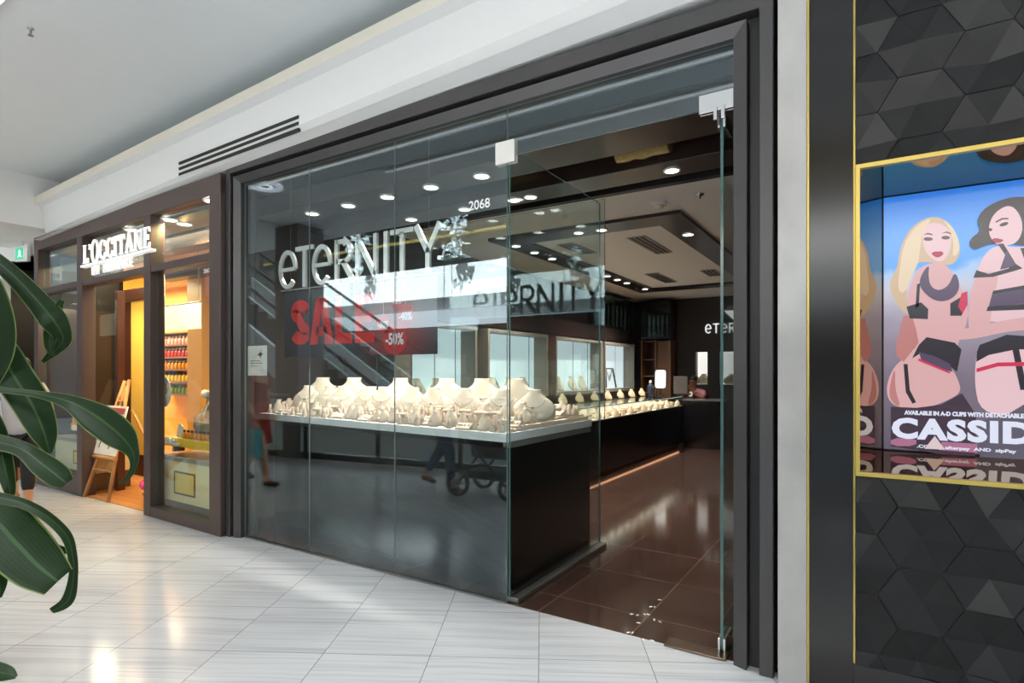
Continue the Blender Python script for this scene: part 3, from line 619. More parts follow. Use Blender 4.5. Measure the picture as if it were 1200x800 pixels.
b = NB(); rbox(b, (_a.x-.03, SGV-.01, _a.z-.045), (_b.x+.04, SGV+.05, _a.z-.02), .003); obj('sign_rail', b, SIGNW, t)
XF[0] = Matrix.Identity(4)
for wd, x0 in (('EN', _a.x+.27), ('PROVENCE', _a.x+.56)):
    textmesh('second_line_word', wd, .135, lambda x, y, d: lo(x0+x, SGV-d, _a.z-.158+y), SIGNW, t, offset=.0015, extrude=.012, sx=.92, space=1.12)
textmesh('unit_number', '2067', .055, lambda x, y, d: lo(-3.33+x, .012-d, 2.365+y), M['letterw'], extrude=.0006, offset=.001)
for o in COL.objects:
    if o.name == 'unit_number.001': tag(o, 'small pale unit number on the cosmetics shop window glass', 'number')

# interior shell
b = NB(); box(b, (-13, .0, -.1), (-3.36, 3.2, .004)); struct('floor_cosmetics', b, M['woodfloor'])
b = NB(); box(b, (-13, .25, 3.02), (-3.36, 3.2, 3.1)); struct('ceiling_cosmetics', b, mat('warm_ceiling', srgb(228, 190, 130), .7, var=.03))
b = NB(); box(b, (-13, 2.7, 0), (-3.36, 2.8, 3.05)); struct('wall_cosmetics', b, M['goldwall'])
b = NB(); box(b, (-3.355, .1, 0), (-3.31, 2.75, 3.1)); struct('wall_party', b, M['rbrown'])
b = NB(); box(b, (-13, .9, 0), (-12.9, 2.7, 3.05)); struct('wall_cosmetics_end', b, M['goldwall'])
# brown ceiling beams seen through the top panes
for i, v in enumerate((.45, 1.5)):
    b = NB(); rbox(b, (-7.3, v, 2.84), (-3.37, v+.2, 3.02), .004); tag(obj('ceiling_beam', b, M['taupe']), ('brown ceiling beam near the cosmetics shop glass', 'brown ceiling beam deeper inside the cosmetics shop')[i], 'beam')
for i, (px, py) in enumerate(((250, 235), (199, 257), (155, 269), (216, 262))):
    p = onz(px, py, 3.015); downlight((p.x, p.y, 3.017), .07, 'round warm downlight in the cosmetics shop ceiling, '+('right end', 'middle of the right pane', 'above the sign letters', 'below the second beam')[i], 'downlights of the cosmetics shop', 130, (1, .72, .36), 150)
lamp('AREA', 'cosmetics_fill', (-4.6, 1.0, 2.98), 75, (1, .82, .52), 2.2, 1.4)  # unseen area fill added to brighten the cosmetics shop
lamp('AREA', 'cosmetics_fill', (-6.9, .58, 2.82), 62, (1, .80, .48), 3.0, .9)  # added fill for the faces of the entrance panels
lamp('AREA', 'window_fill', (-6.6, .4, 2.35), 22, (1, .82, .55), .9, .3)  # added fill brightening the left window, no fitting there
lamp('AREA', 'cosmetics_fill', (-9.4, 1.6, 2.95), 310, (1, .80, .5), 3, 1.4)  # added fill for the back of the shop
# display window boxes on each side of the entrance
def cabinet(u0, u1, z1, label, sq, v0=.13, v1=.55, zb=.1):
    t = thing('display_cabinet', label, 'cabinet', lo((u0+u1)/2, v0))
    XF[0] = LX
    b = NB(); rbox(b, (u0, v0, zb), (u1, v1, z1-.05), .004); obj('body', b, M['creamcab'], t)
    b = NB(); rbox(b, (u0-.02, v0-.02, z1-.048), (u1+.0, v1+.02, z1), .004); obj('worktop', b, mat('stone_top', srgb(150, 138, 120), .3), t)
    b = NB(); rbox(b, (u0+.02, v0+.03, .008), (u1-.02, v1, zb-.002), .003); obj('plinth', b, M['taupe'], t)
    for (a, c2) in sq:
        b = NB(); ringprism(b, [(a, zb+.08), (c2, zb+.08), (c2, z1-.15), (a, z1-.15)], [(a+.016, zb+.096), (c2-.016, zb+.096), (c2-.016, z1-.166), (a+.016, z1-.166)], lambda x, y, d: (x, d, y), v0-.01, v0-.0005); f = obj('panel_frame', b, M['shelfwood'], t)
        b = NB(); box(b, (a+.017, v0-.006, zb+.097), (c2-.017, v0-.001, z1-.167)); obj('panel', b, M['yellowpan'], t)
    XF[0] = Matrix.Identity(4)
cabinet(-4.34, -3.38, .60, 'cream cabinet with framed yellow square behind the right cosmetics window', [(-4.10, -3.70)], zb=.14)
cabinet(-7.23, -6.06, .62, 'cream cabinet with framed yellow square behind the left cosmetics window', [(-6.62, -6.24)], zb=.22)
def ystand(u0, u1, z, label, v=.20):
    t = thing('product_stand', label, 'display stand', lo((u0+u1)/2, v, z-.1)); XF[0] = LX
    b = NB(); rbox(b, (u0, v-.06, z-.085), (u1, v+.2, z), .004); obj('yellow_tray', b, mat('yellow_tray', srgb(236, 190, 50), .45), t)
    for x in (u0+.08, u1-.08):
        b = NB(); rbox(b, (x-.03, v, z-.085-(z-.605-.085)+.002-.0, ), (x+.03, v+.1, z-.086), .003) if False else rbox(b, (x-.03, v, .622), (x+.03, v+.1, z-.086), .003); obj('foot', b, M['shelfwood'], t)
    XF[0] = Matrix.Identity(4); return t
ystand(-4.35, -3.42, .78, 'yellow product tray behind the right cosmetics window')
ystand(-6.76, -6.15, .80, 'yellow product tray behind the left cosmetics window')
# small bottles with caps
def bottle_proto(name, r, h, body, capm, label, group, cat='bottle', capr=.6, caph=.25):
    t = thing(name, label, cat, (0, 0, 0), group)
    b = NB(); lathe(b, [(r*.92, 0), (r, h*.04), (r, h*.62), (r*.5, h*.74), (r*.42, h*.78)], 12); obj('bottle_body', b, body, t)
    b = NB(); lathe(b, [(r*capr, h*.77), (r*capr, h*(.77+caph*.9)), (r*capr*.85, h*(.77+caph))], 12); obj('cap', b, capm, t)
    return t
AMB = mat('amber_liquid', srgb(214, 140, 40), .15, var=.1); CLR = mat('clear_bottle', srgb(226, 222, 206), .08, var=.05); DKC = mat('dark_cap', srgb(44, 32, 26), .4); WHB = mat('white_bottle', srgb(238, 234, 226), .35)
GRN = mat('green_bottle', srgb(96, 140, 52), .2); YEL = mat('yellow_bottle', srgb(228, 196, 70), .25); REDB = mat('red_bottle', srgb(186, 40, 34), .25); PNK = mat('pink_bottle', srgb(226, 150, 140), .25); BLUB = mat('teal_bottle', srgb(70, 140, 140), .25)
pr = bottle_proto('small_bottle', .022, .085, AMB, DKC, '', 'x'); first = True
for lab, grp, us, z in (('small amber bottle with dark cap standing on the right-hand yellow tray', 'amber bottles on the right-hand yellow tray', np.linspace(-3.98, -3.46, 8), .783), ('small amber bottle with dark cap standing on the left-hand yellow tray', 'amber bottles on the left-hand yellow tray', np.linspace(-6.72, -6.2, 8), .803)):
    for i, u in enumerate(us):
        p = lo(u, .165, z)
        if first: pr.location = p; pr['label'] = lab; pr['group'] = grp; first = False
        else: dup(pr, p, 0, lab, grp)
def strip_sign(u0, u1, z, label):
    t = thing('letter_strip', label, 'sign', lo((u0+u1)/2, .11, z)); XF[0] = LX
    b = NB(); rbox(b, (u0, .105, z-.02), (u1, .125, z+.0), .002); obj('base_strip', b, WHB, t)
    n = int((u1-u0)/.055)
    for i in range(n):
        b = NB(); x = u0+.01+i*(u1-u0-.02)/n; k = i % 3
        if k == 0: ringprism(b, arc(x+.018, z+.022, .018, .022, 0, 2*PI, 15)[:-1], arc(x+.018, z+.022, .009, .012, 0, 2*PI, 15)[:-1], lambda X, Y, d: (X, d, Y), .1, .115)
        else:
            prism(b, [(x, z), (x+.01, z), (x+.01, z+.05), (x, z+.05)], lambda X, Y, d: (X, d, Y), .1, .115)
            prism(b, [(x+.01, z+.015*k), (x+.03, z+.015*k), (x+.03, z+.015*k+.012), (x+.01, z+.015*k+.012)], lambda X, Y, d: (X, d, Y), .1, .115)
        obj('raised_shape', b, WHB, t)
    XF[0] = Matrix.Identity(4)
strip_sign(-4.36, -3.98, .735, 'strip of white raised shapes on the front of right-hand yellow tray')
strip_sign(-6.62, -6.2, .74, 'strip of white raised shapes on the front of left-hand yellow tray')
# demijohn, tube, card, hanging disc
p = lo(-3.86, .36, .784); t = thing('glass_demijohn', 'large round clear glass bottle with flower-topped neck on the yellow tray', 'bottle', p)
b = NB(); lathe(b, [(.07, 0), (.125, .03), (.155, .11), (.145, .2), (.08, .28), (.038, .32), (.034, .4), (.05, .405), (.05, .42)], 24, p); obj('bottle_body', b, mat('thick_glass', srgb(225, 228, 214), .06, trans=.75), t)
b = NB(); lathe(b, [(.06, .012), (.116, .035), (.143, .1), (.14, .13), (.01, .131)], 24, p); obj('yellow_liquid', b, YEL, t)
b = NB()
for k in range(5): bmesh.ops.create_icosphere(b, subdivisions=2, radius=.04, matrix=Matrix.Translation(p+Vector((.05*math.cos(k*1.26), .05*math.sin(k*1.26), .445))))
obj('stopper_flower', b, M['cream'], t, smooth=True)
b = NB(); tube(b, [p+Vector((.03, -.03, .36)), p+Vector((.1, -.05, .31)), p+Vector((.13, -.06, .22))], .008); tube(b, [p+Vector((.03, -.03, .36)), p+Vector((.07, -.08, .3)), p+Vector((.08, -.1, .2))], .008); obj('ribbon', b, M['cream'], t)
def conetube(p, r, h, m, label):
    t = thing('cosmetic_tube', label, 'tube', p)
    b = NB(); lathe(b, [(r*.7, 0), (r*.75, h*.18)], 12, p); obj('cap', b, WHB, t)
    b = NB(); lathe(b, [(r, h*.19), (r*.9, h*.6), (r*.35, h)], 12, p); obj('tube_body', b, m, t)
conetube(lo(-3.60, .27, .783), .04, .24, YEL, 'upright yellow cosmetic tube beside the glass demijohn')
conetube(lo(-6.55, .28, .803), .045, .26, mat('orange_tube', srgb(238, 160, 30), .35), 'upright orange tube on the left-hand yellow tray')
conetube(lo(-6.38, .28, .803), .03, .24, mat('silver_tube', srgb(190, 184, 180), .3), 'upright silvery tube on the left-hand yellow tray')
t = thing('display_card', 'small tilted white card on the right-hand yellow tray', 'card', lo(-4.16, .2, .783)); XF[0] = LX
b = NB(); box(b, (-4.22, .2, .79), (-4.12, .206, .92), rot=Matrix.Translation((-4.17, .2, .79)) @ Matrix.Rotation(.45, 4, 'Y') @ Matrix.Translation((4.17, -.2, -.79))); obj('card', b, WHB, t)
b = NB(); box(b, (-4.22, .207, .783), (-4.14, .24, .80)); obj('card_foot', b, M['shelfwood'], t); XF[0] = Matrix.Identity(4)
c = onv(193, 459, .09); t = thing('hanging_disc', 'round white disc with yellow flower picture hanging in right cosmetics window', 'sign', c)
b = NB(); prism(b, ell(0, 0, .115, .155, 28), lambda x, y, d: (c.x+x, c.y+d, c.z+y), -.006, .006); obj('disc', b, WHB, t)
b = NB(); prism(b, ell(.03, .03, .045, .06, 12), lambda x, y, d: (c.x+x, c.y+d, c.z+y), -.009, -.0062); obj('flower_picture', b, YEL, t)
b = NB(); prism(b, ell(-.01, -.04, .03, .012, 8), lambda x, y, d: (c.x+x, c.y+d, c.z+y), -.009, -.0062); obj('leaf_picture', b, GRN, t)
b = NB(); tube(b, [(c.x, c.y, c.z+.155), (c.x, c.y, 2.45)], .002, 5); obj('cord', b, M['white'], t)
# white banner sheet up in the window and back-wall fittings
a, c2 = onv(187, 360, .62), onv(218, 386, .62); c3 = onv(236, 386, .62)
b = NB(); box(b, (a.x, .615, c2.z), (c3.x, .62, a.z)); t = tag(obj('hanging_banner', b, WHB), 'plain white hanging banner in the upper right cosmetics window', 'banner')
b = NB(); tube(b, [(a.x, .6175, a.z+.008), (c3.x, .6175, a.z+.008)], .008); obj('rail', b, M['chrome'], t)
for x in (a.x+.05, c3.x-.05):
    b = NB(); tube(b, [(x, .6175, a.z+.01), (x, .6175, 3.02)], .003, 5); obj('wire', b, M['alu'], t)
def shelfunit(x0, x1, z0, z1, vb, n, label, m=None):
    t = thing('wall_shelf', label, 'shelf', ((x0+x1)/2, vb, z0)); m = m or M['shelfwood']
    b = NB(); rbox(b, (x0, vb-.02, z0), (x1, vb, z1), .003); obj('back_panel', b, mat('shelf_back', srgb(92, 58, 34), .6), t)
    for x in (x0, x1-.04):
        b = NB(); rbox(b, (x, vb-.26, z0), (x+.04, vb-.021, z1), .003); obj('side_panel', b, m, t)
    zz = np.linspace(z0, z1-.03, n+1)
    for z in zz:
        b = NB(); rbox(b, (x0+.041, vb-.26, z), (x1-.041, vb-.021, z+.03), .003); obj('shelf_board', b, m, t)
    return zz
a, c2 = onv(186, 398, 2.44), onv(222, 464, 2.44)
zz = shelfunit(a.x, c2.x+.06, c2.z, a.z+.12, 2.69, 5, 'brown wall shelf of coloured bottles seen through right cosmetics window')
kinds = [(GRN, DKC, 'green'), (YEL, DKC, 'yellow'), (AMB, WHB, 'amber'), (REDB, WHB, 'red'), (PNK, WHB, 'pink')]
for r in range(5):
    bd, cp, nm = kinds[r]; lab = nm+' bottle in the '+('bottom', 'second lowest', 'middle', 'second highest', 'top')[r]+' row of the brown wall shelf'
    pr = bottle_proto('shelf_bottle', .045, .16, bd, cp, lab, nm+' bottles on the wall shelf')
    for i, x in enumerate(np.linspace(a.x+.12, c2.x-.06, 8)):
        p = (x, 2.52, zz[r]+.031)
        if i == 0: pr.location = p
        else: dup(pr, p)
b = NB(); a, c2 = onv(223, 400, 1.95), onv(240, 400, 1.95); rbox(b, (a.x, 1.9, .005), (c2.x, 2.1, 3.015), .006); tag(obj('gold_pillar', b, M['goldpane']), 'golden yellow pillar inside the cosmetics shop right window', 'pillar')
a, c2 = onv(241, 398, 2.44), onv(262, 500, 2.44)
zz = shelfunit(a.x+.06, c2.x+.2, c2.z, a.z+.2, 2.69, 4, 'narrow brown shelf of pale boxes beside the golden pillar')
pr = None
for r in range(4):
    for i in range(2):
        p = (a.x+.24+i*.22, 2.5, zz[r]+.031)
        if pr is None:
            pr = thing('gift_box', 'pale gift box with lid on the narrow shelf by the golden pillar', 'box', (0, 0, 0), 'gift boxes on the narrow shelf')
            b = NB(); rbox(b, (-.07, -.07, 0), (.07, .07, .09), .004); obj('box_body', b, M['cream'], pr); b = NB(); rbox(b, (-.073, -.073, .091), (.073, .073, .12), .004); obj('lid', b, WHB, pr); pr.location = p
        else: dup(pr, p)
# large framed golden picture high on the back wall and door leaf at the entrance
def panel(name, px0, px1, py0, py1, u, th, m, label, cat):
    a, c2 = onu(px0, py0, u), onu(px1, py1, u); b = NB(); rbox(b, (u-th, a.y, max(.005, c2.z)), (u, c2.y, a.z), .003); return tag(obj(name, b, m), label, cat)
def epan(name, px0, px1, z0, z1, th, m, label, cat, v=1.0):
    a, c2 = onv(px0, 450, v), onv(px1, 450, v); b = NB(); rbox(b, (a.x, v, z0), (c2.x, v+th, z1), .003); return tag(obj(name, b, m), label, cat)
b = NB(); rbox(b, (-5.935, .335, .005), (-5.865, .42, 2.44), .003); tag(obj('door_post', b, M['rbrown']), 'reddish brown post at the inner end of the entrance glass', 'post')
epan('gold_panel', 136, 143.5, .005, 2.45, .05, M['goldpane'], 'narrow golden wall panel inside the cosmetics entrance', 'panel')
epan('door_post', 144, 152.5, .005, 2.45, .06, M['rbrown'], 'reddish brown post between the two golden entrance panels', 'post')
epan('gold_panel', 153.5, 170.5, .30, 2.45, .05, M['goldpane'], 'wide golden wall panel behind the wooden easel', 'panel')
epan('skirting_panel', 153.5, 170.5, .005, .295, .07, M['rbrown'], 'reddish brown low panel below the wide golden panel', 'panel')
epan('door_panel', 171, 182.5, .005, 2.45, .07, M['rbrown'], 'reddish brown door panel at right of the wide golden panel', 'panel')
epan('header_beam', 104, 182.5, 2.46, 2.62, .12, M['rbrown'], 'reddish brown header beam across the cosmetics entrance', 'beam', .96)
epan('dark_partition', 90, 134, .005, 2.45, .05, M['brown'], 'dark brown partition behind the entrance glass return', 'partition')
b = NB(); rbox(b, (-7.275, .1, .005), (-7.24, .85, 2.3), .003); tag(obj('window_back_board', b, M['brown']), 'dark side board closing the far end of the left cosmetics window', 'board')
# flower pots in the left window, pink flowers in the entrance
def flowerpot(p, label, pot, fl, n, r, s, leafm, name='flower_pot'):
    t = thing(name, label, 'flower pot', p)
    b = NB(); lathe(b, [(s*.6, 0), (s*.85, s*.9), (s*.95, s), (s*.8, s), (s*.75, s*.85)], 16, p); obj('pot', b, pot, t)
    b = NB()
    for k in range(n):
        a = k*2.4; rr = r*math.sqrt((k+.5)/n); bmesh.ops.create_icosphere(b, subdivisions=1, radius=s*.34, matrix=Matrix.Translation(p+Vector((rr*math.cos(a), rr*math.sin(a), s*1.45+.5*(r-rr)+.01*(k % 3)))))
    obj('blossom', b, fl, t, smooth=True)
    b = NB()
    for k in range(7):
        a = k*.9; q = p+Vector((0, 0, s)); tube(b, [q, q+Vector((r*.6*math.cos(a), r*.6*math.sin(a), s*.3)), q+Vector((r*1.1*math.cos(a), r*1.1*math.sin(a), s*.35))], [.004, .014, .002], 5)
    obj('leaves', b, leafm, t)
LFM = mat('leaf_green_small', srgb(40, 62, 34), .5)
flowerpot(lo(-6.24, .31, .803), 'white pot of cream blossom on the left cosmetics window tray', WHB, M['cream'], 9, .08, .09, LFM)
flowerpot(lo(-4.62, .2, .006), 'pink flowers in a pot on the entrance floor beside the brown post', M['taupe'], mat('pink_blossom', srgb(230, 60, 120), .6), 26, .14, .15, LFM)
t = thing('dark_pot_plant', 'dark leafy pot plant in the left cosmetics window', 'plant', lo(-7.0, .36, .623)); p = lo(-7.0, .36, .623)
b = NB(); lathe(b, [(.08, 0), (.11, .16), (.12, .18), (.1, .18)], 16, p); obj('pot', b, M['blackm'], t)
b = NB(); random.seed(3)
for k in range(46):
    a = random.random()*6.28; l = .08+.1*random.random(); q = p+Vector((0, 0, .18)); e = random.uniform(.3, 1.4)
    d = Vector((math.cos(a)*math.cos(e), math.sin(a)*math.cos(e)*.6, math.sin(e)))
    tube(b, [q, q+d*l, q+d*l*1.5+Vector((0, 0, -.04))], [.004, .022, .002], 4)
obj('foliage', b, mat('blackish_leaf', srgb(34, 44, 44), .3, var=.3), t)
# wooden easel with a sign board
f1, f2 = Vector((-5.84, -.02, 0)), Vector((-5.26, -.02, 0)); tp = onv(149, 446, .36)
t = thing('wooden_easel', 'pale wooden easel standing in the cosmetics shop entrance', 'easel', (-5.5, .1, 0))
for i, (f, e) in enumerate(((f1, tp+Vector((-.05, 0, 0))), (f2, tp+Vector((.05, 0, .01))))):
    b = NB(); tube(b, [f+Vector((0, 0, .006)), e], .021, 4); obj('leg', b, M['wood'], t)
b = NB(); q = tp+Vector((0, .05, -.35)); tube(b, [q, Vector((-5.36, .72, .012))], .018, 4); obj('leg', b, M['wood'], t)
def el(a, k): return f1.lerp(tp+Vector((-.05, 0, 0)), k).lerp(f2.lerp(tp+Vector((.05, 0, 0)), k), a)
for nm, k, r in (('crossbar', .24, .02), ('crossbar', .82, .016)):
    b = NB(); tube(b, [el(0, k), el(1, k)], r, 4); obj(nm, b, M['wood'], t)
b = NB(); q0, q1 = el(-.15, .345), el(1.12, .345); tube(b, [q0+Vector((0, -.03, 0)), q1+Vector((0, -.03, 0))], .03, 4); obj('ledge', b, M['wood'], t)
b = NB(); tube(b, [el(.5, .24), el(.5, .95)], .018, 4); obj('centre_rail', b, M['wood'], t)
t = thing('sign_board', 'white board with a red header resting on the wooden easel', 'sign', el(.5, .36))
def bd(x, y, d): q = el(.5, .37+y*.41); return q+Vector((-.26+.52*x, -.035+d, 0))
b = NB(); prism(b, [(0, 0), (1, 0), (1, 1), (0, 1)], bd, -.008, .008); obj('board', b, WHB, t)
b = NB(); prism(b, [(.06, .84), (.94, .84), (.94, .96), (.06, .96)], bd, -.011, -.0085); obj('header_band', b, mat('dull_red', srgb(176, 70, 74), .5), t)
b = NB()
for i in range(5):
    x = .16+.15*i; y = .12+.1*((i*2) % 3); prism(b, [(x, y), (x+.035, y+.01), (x+.09, y+.24), (x+.05, y+.25)], bd, -.011, -.0085)
obj('product_pictures', b, mat('ink_brown', srgb(70, 56, 52), .5), t)
# ------------------------------------------------------------------ sign letters and sale poster hanging behind the shopfront glass
def stroke(P, w):
    """outline pair of a polyline of width w with mitred joints"""
    L, R = [], []
    for i, p in enumerate(P):
        p = Vector(p)
        d0 = (p-Vector(P[i-1])).normalized() if i else None; d1 = (Vector(P[i+1])-p).normalized() if i < len(P)-1 else None
        d0 = d0 or d1; d1 = d1 or d0; n0, n1 = Vector((-d0.y, d0.x)), Vector((-d1.y, d1.x)); m = (n0+n1).normalized()
        k = min(2, 1/max(.3, m.dot(n0))); ww = (w[i] if isinstance(w, list) else w)/2*k
        L.append(tuple(p+m*ww)); R.append(tuple(p-m*ww))
    return L, R
def glyph(c):
    """strokes in a box one unit high; returns width and list of (polyline, width)"""
    s = .115
    if c == 'e': return .62, [(arc(.31, .48, .255, .43, .0, 2*PI-.75, 26), s), ([(.07, .48), (.565, .48)], s*.8)]
    if c == 'T': return .60, [([(.0, .945), (.60, .945)], s), ([(.30, .93), (.30, 0)], s*1.05)]
    if c == 'R': return .60, [([(.06, 0), (.06, 1)], s*1.05), ([(.06, .945), (.28, .945)]+arc(.28, .715, .2, .23, PI/2, -PI/2, 12)+[(.06, .485)], s), ([(.24, .50), (.56, .0)], s*1.2)]
    if c == 'N': return .72, [([(.06, 0), (.06, 1)], s), ([(.66, 0), (.66, 1)], s), ([(.04, .99), (.68, .01)], s*1.15)]
    if c == 'I': return .14, [([(.07, 0), (.07, 1)], s*1.15)]
    if c == 'Y': return .70, [([(.04, 1), (.35, .42)], s*1.15), ([(.66, 1), (.35, .42)], s*1.15), ([(.35, .47), (.35, 0)], s*1.1)]
def put_letter(c, x0, x1, z0, h, v0, v1, m, parent):
    w, S = glyph(c); sx = (x1-x0)/w; b = NB()
    for P, sw in S:
        Q = [(x*sx, y*h) for x, y in P]; L, R = stroke(Q, sw*h*.92)
        ringprism(b, L, R, lambda X, Y, d: (x0+X, d, z0+Y), v0, v1, closed=False)
    return obj('letter', b, m, parent, recalc=False)
t = thing('shop_sign', 'large pale metal letters of the shop name hanging behind the front glass', 'sign', (-1.45, .05, 2.14))
bounds = [(326, 347), (346, 366.5), (365, 388), (391.5, 415), (416, 441.5), (448.5, 455), (457, 484), (485, 517)]
SV0 = .03
for c, (p0, p1) in zip('eTeRNITY', bounds):
    put_letter(c, onv(p0, 300, SV0).x, onv(p1, 300, SV0).x, 2.145, .335, SV0, SV0+.02, [M['signsteel']], t)
b = NB(); box(b, (-2.33, SV0+.021, 2.132), (-.56, SV0+.025, 2.142)); obj('mounting_rail', b, M['alu'], t)
for x in (-2.2, -.7):
    b = NB(); tube(b, [(x, SV0+.023, 2.14), (x, SV0+.023, 3.12)], .0015, 5); obj('hanging_wire', b, M['alu'], t)
t = thing('sale_poster', 'black hanging SALE poster with red letters and red percentage balls', 'poster', (-1.43, .05, 1.565))
b = NB(); nt = NT('poster_print'); sx = nt.add('ShaderNodeSeparateXYZ'); nt.l.new(nt.coord(), sx.inputs[0])
dd = nt.add('ShaderNodeVectorMath', operation='DISTANCE'); nt.l.new(nt.coord(), dd.inputs[0]); dd.inputs[1].default_value = (-1.0, .03, 1.72)
nt.l.new(nt.mix(nt.math('MAXIMUM', nt.math('SUBTRACT', 1, nt.math('MULTIPLY', dd.outputs['Value'], 2.6)), 0), srgb(66, 60, 64), srgb(170, 34, 30)), nt.b.inputs['Base Color']); nt.b.inputs['Roughness'].default_value = .18
box(b, (-2.257, .034, 1.575), (-.609, .038, 2.118)); obj('sheet', b, nt.m, t)
x = -2.165
def word_fit(name, s, x0, x1, z0, h, v, m, parent, off, space=1.0, rot=0):
    o = textmesh(name, s, h/.72, lambda X, Y, d: (X, v-d, Y), m, parent, offset=off, extrude=.0005, space=space)
    vs = o.data.vertices; a0, a1 = min(q.co.x for q in vs), max(q.co.x for q in vs); c0, c1 = min(q.co.z for q in vs), max(q.co.z for q in vs)
    for q in vs:
        X, Z = (q.co.x-a0)/(a1-a0), (q.co.z-c0)/(c1-c0); q.co.x = x0+X*(x1-x0); q.co.z = z0+Z*h+X*rot
    return o
def block(ch):
    if ch == 'S': return [], [arc(.5, .735, .33, .12, .15, PI*.5, 6)+arc(.5, .735, .33, .12, PI*.5, PI*1.35, 10)+arc(.5, .265, .33, .12, PI*.35, -PI*.5, 12)+arc(.5, .265, .33, .12, -PI*.5, -PI*.95, 8)]
    if ch == 'A': return [[(0, 0), (.33, 0), (.56, 1), (.28, 1)], [(.67, 0), (1, 0), (.72, 1), (.44, 1)], [(.25, .18), (.75, .18), (.70, .38), (.30, .38)]], []
    if ch == 'L': return [[(.05, 0), (.42, 0), (.42, 1), (.05, 1)], [(.42, 0), (.95, 0), (.95, .22), (.42, .22)]], []
    if ch == 'E': return [[(.05, 0), (.42, 0), (.42, 1), (.05, 1)]]+[[(.42, q), (.95-(.06 if q == .4 else 0), q), (.95-(.06 if q == .4 else 0), q+.21), (.42, q+.21)] for q in (0, .4, .79)], []
for ch, x0, x1 in (('S', -2.17, -1.93), ('A', -1.935, -1.655), ('L', -1.645, -1.435), ('E', -1.425, -1.195)):
    P, ST = block(ch); b = NB(); fn = lambda X, Y, d: (x0+X*(x1-x0), d, 1.672+Y*.37)
    for p in P: prism(b, p, fn, .0318, .0335)
    for st in ST:
        L, R = [], []
        for q in range(len(st)):
            d = Vector(st[min(q+1, len(st)-1)])-Vector(st[max(q-1, 0)]); n = Vector((-d.y, d.x)).normalized(); wx, wy = .165, .14
            L.append((st[q][0]+n.x*wx, st[q][1]+n.y*wy)); R.append((st[q][0]-n.x*wx, st[q][1]-n.y*wy))
        ringprism(b, L, R, fn, .0318, .0335, closed=False)
    obj('red_letter', b, M['red'], t, recalc=False)
BALL = mat('red_ball_print', srgb(206, 24, 24), .35, var=.2, nscale=12)
for cx, cz, r, s, w in ((-1.005, 1.69, .115, '-50%', .175), (-1.115, 1.80, .07, '-30%', .105), (-.90, 1.85, .085, '-40%', .13), (-.985, 1.96, .055, '-20%', .085)):
    b = NB(); prism(b, ell(cx, cz, r, r*1.0, 24), lambda X, Y, d: (X, d, Y), .0328, .0338); bl = obj('percentage_ball', b, BALL, t)
    o = word_fit('percentage_lettering', s, cx-w/2, cx+w/2, cz-r*.36, r*.75, .032, M['letterw'], bl, .003)
    b = NB(); box(b, (cx-.0015, .0329, cz+r), (cx+.0015, .0335, 2.118)); obj('ball_string', b, M['letterw'], bl)
for x in (-2.1, -.75):
    b = NB(); tube(b, [(x, .036, 2.117), (x, .036, 2.132)], .002, 5); obj('hook', b, M['alu'], t)
t = thing('paper_notice', 'white paper notice stuck on the far end of the shopfront glass', 'notice', (-2.6, .02, 1.42))
b = NB(); box(b, (-2.735, .0135, 1.42), (-2.465, .0145, 1.68)); obj('sheet', b, WHB, t)
b = NB()
for z0, x0, x1, h in ((1.545, -2.70, -2.56, .008), (1.525, -2.70, -2.53, .008), (1.50, -2.70, -2.6, .006)): box(b, (x0, .0128, z0), (x1, .0133, z0+h))
o = obj('grey_rules', b, mat('grey_ink', srgb(150, 146, 144), .6), t); o['kind'] = 'stuff'
b = NB(); prism(b, [(-2.6, 1.60), (-2.56, 1.62), (-2.53, 1.66), (-2.55, 1.62), (-2.52, 1.61), (-2.55, 1.59), (-2.55, 1.57), (-2.57, 1.59)], lambda X, Y, d: (X, d, Y), .0128, .0133); obj('black_emblem', b, M['text'], t)

# ------------------------------------------------------------------ window display: table, busts, small stands
t = thing('display_table', 'white-topped window display table on a black base', 'display table', (-1.5, .8, 0))
PT = [(-.075, .075), (-3.18, .40), (-3.18, 1.40), (-.075, 1.40)]
b = NB(); prism(b, PT, lambda x, y, d: (x, y, d), .998, 1.052); obj('white_top', b, M['whitecloth'], t)
b = NB(); prism(b, [(-.08, .16), (-.16, .17), (-.16, 1.39), (-.08, 1.39)], lambda x, y, d: (x, y, d), .955, .997); obj('under_rim', b, mat('grey_rim', srgb(120, 116, 110), .4), t)
b = NB(); prism(b, [(-.085, .125), (-3.04, .50), (-3.04, 1.385), (-.085, 1.385)], lambda x, y, d: (x, y, d), .004, .954); obj('black_base', b, mat('black_glossy_panel', srgb(12, 11, 12), .25, var=.15), t)
for k, (o0, z1) in enumerate(((.15, 1.069), (.25, 1.085), (.36, 1.10), (.62, 1.111))):
    z0 = (1.0525, 1.0695, 1.0855, 1.1005)[k]; e = .10 if k < 2 else (.14, .3)[k-2]
    b = NB(); prism(b, [(-e, .075+o0), (-3.12, .39+o0*.85), (-3.12, 1.38), (-e, 1.38)], lambda x, y, d: (x, y, d), z0, z1); obj('riser', b, M['cream2'], t)
def table_z(x, y):
    f = (-x-.1)/3.0; o = y-.075-.315*f; e = -x
    if o > .38-.06*f and e > .15: return 1.101
    if o > .27-.04*f and e > .11: return 1.086
    return 1.07 if o > .17-.03*f and e > .11 else 1.053
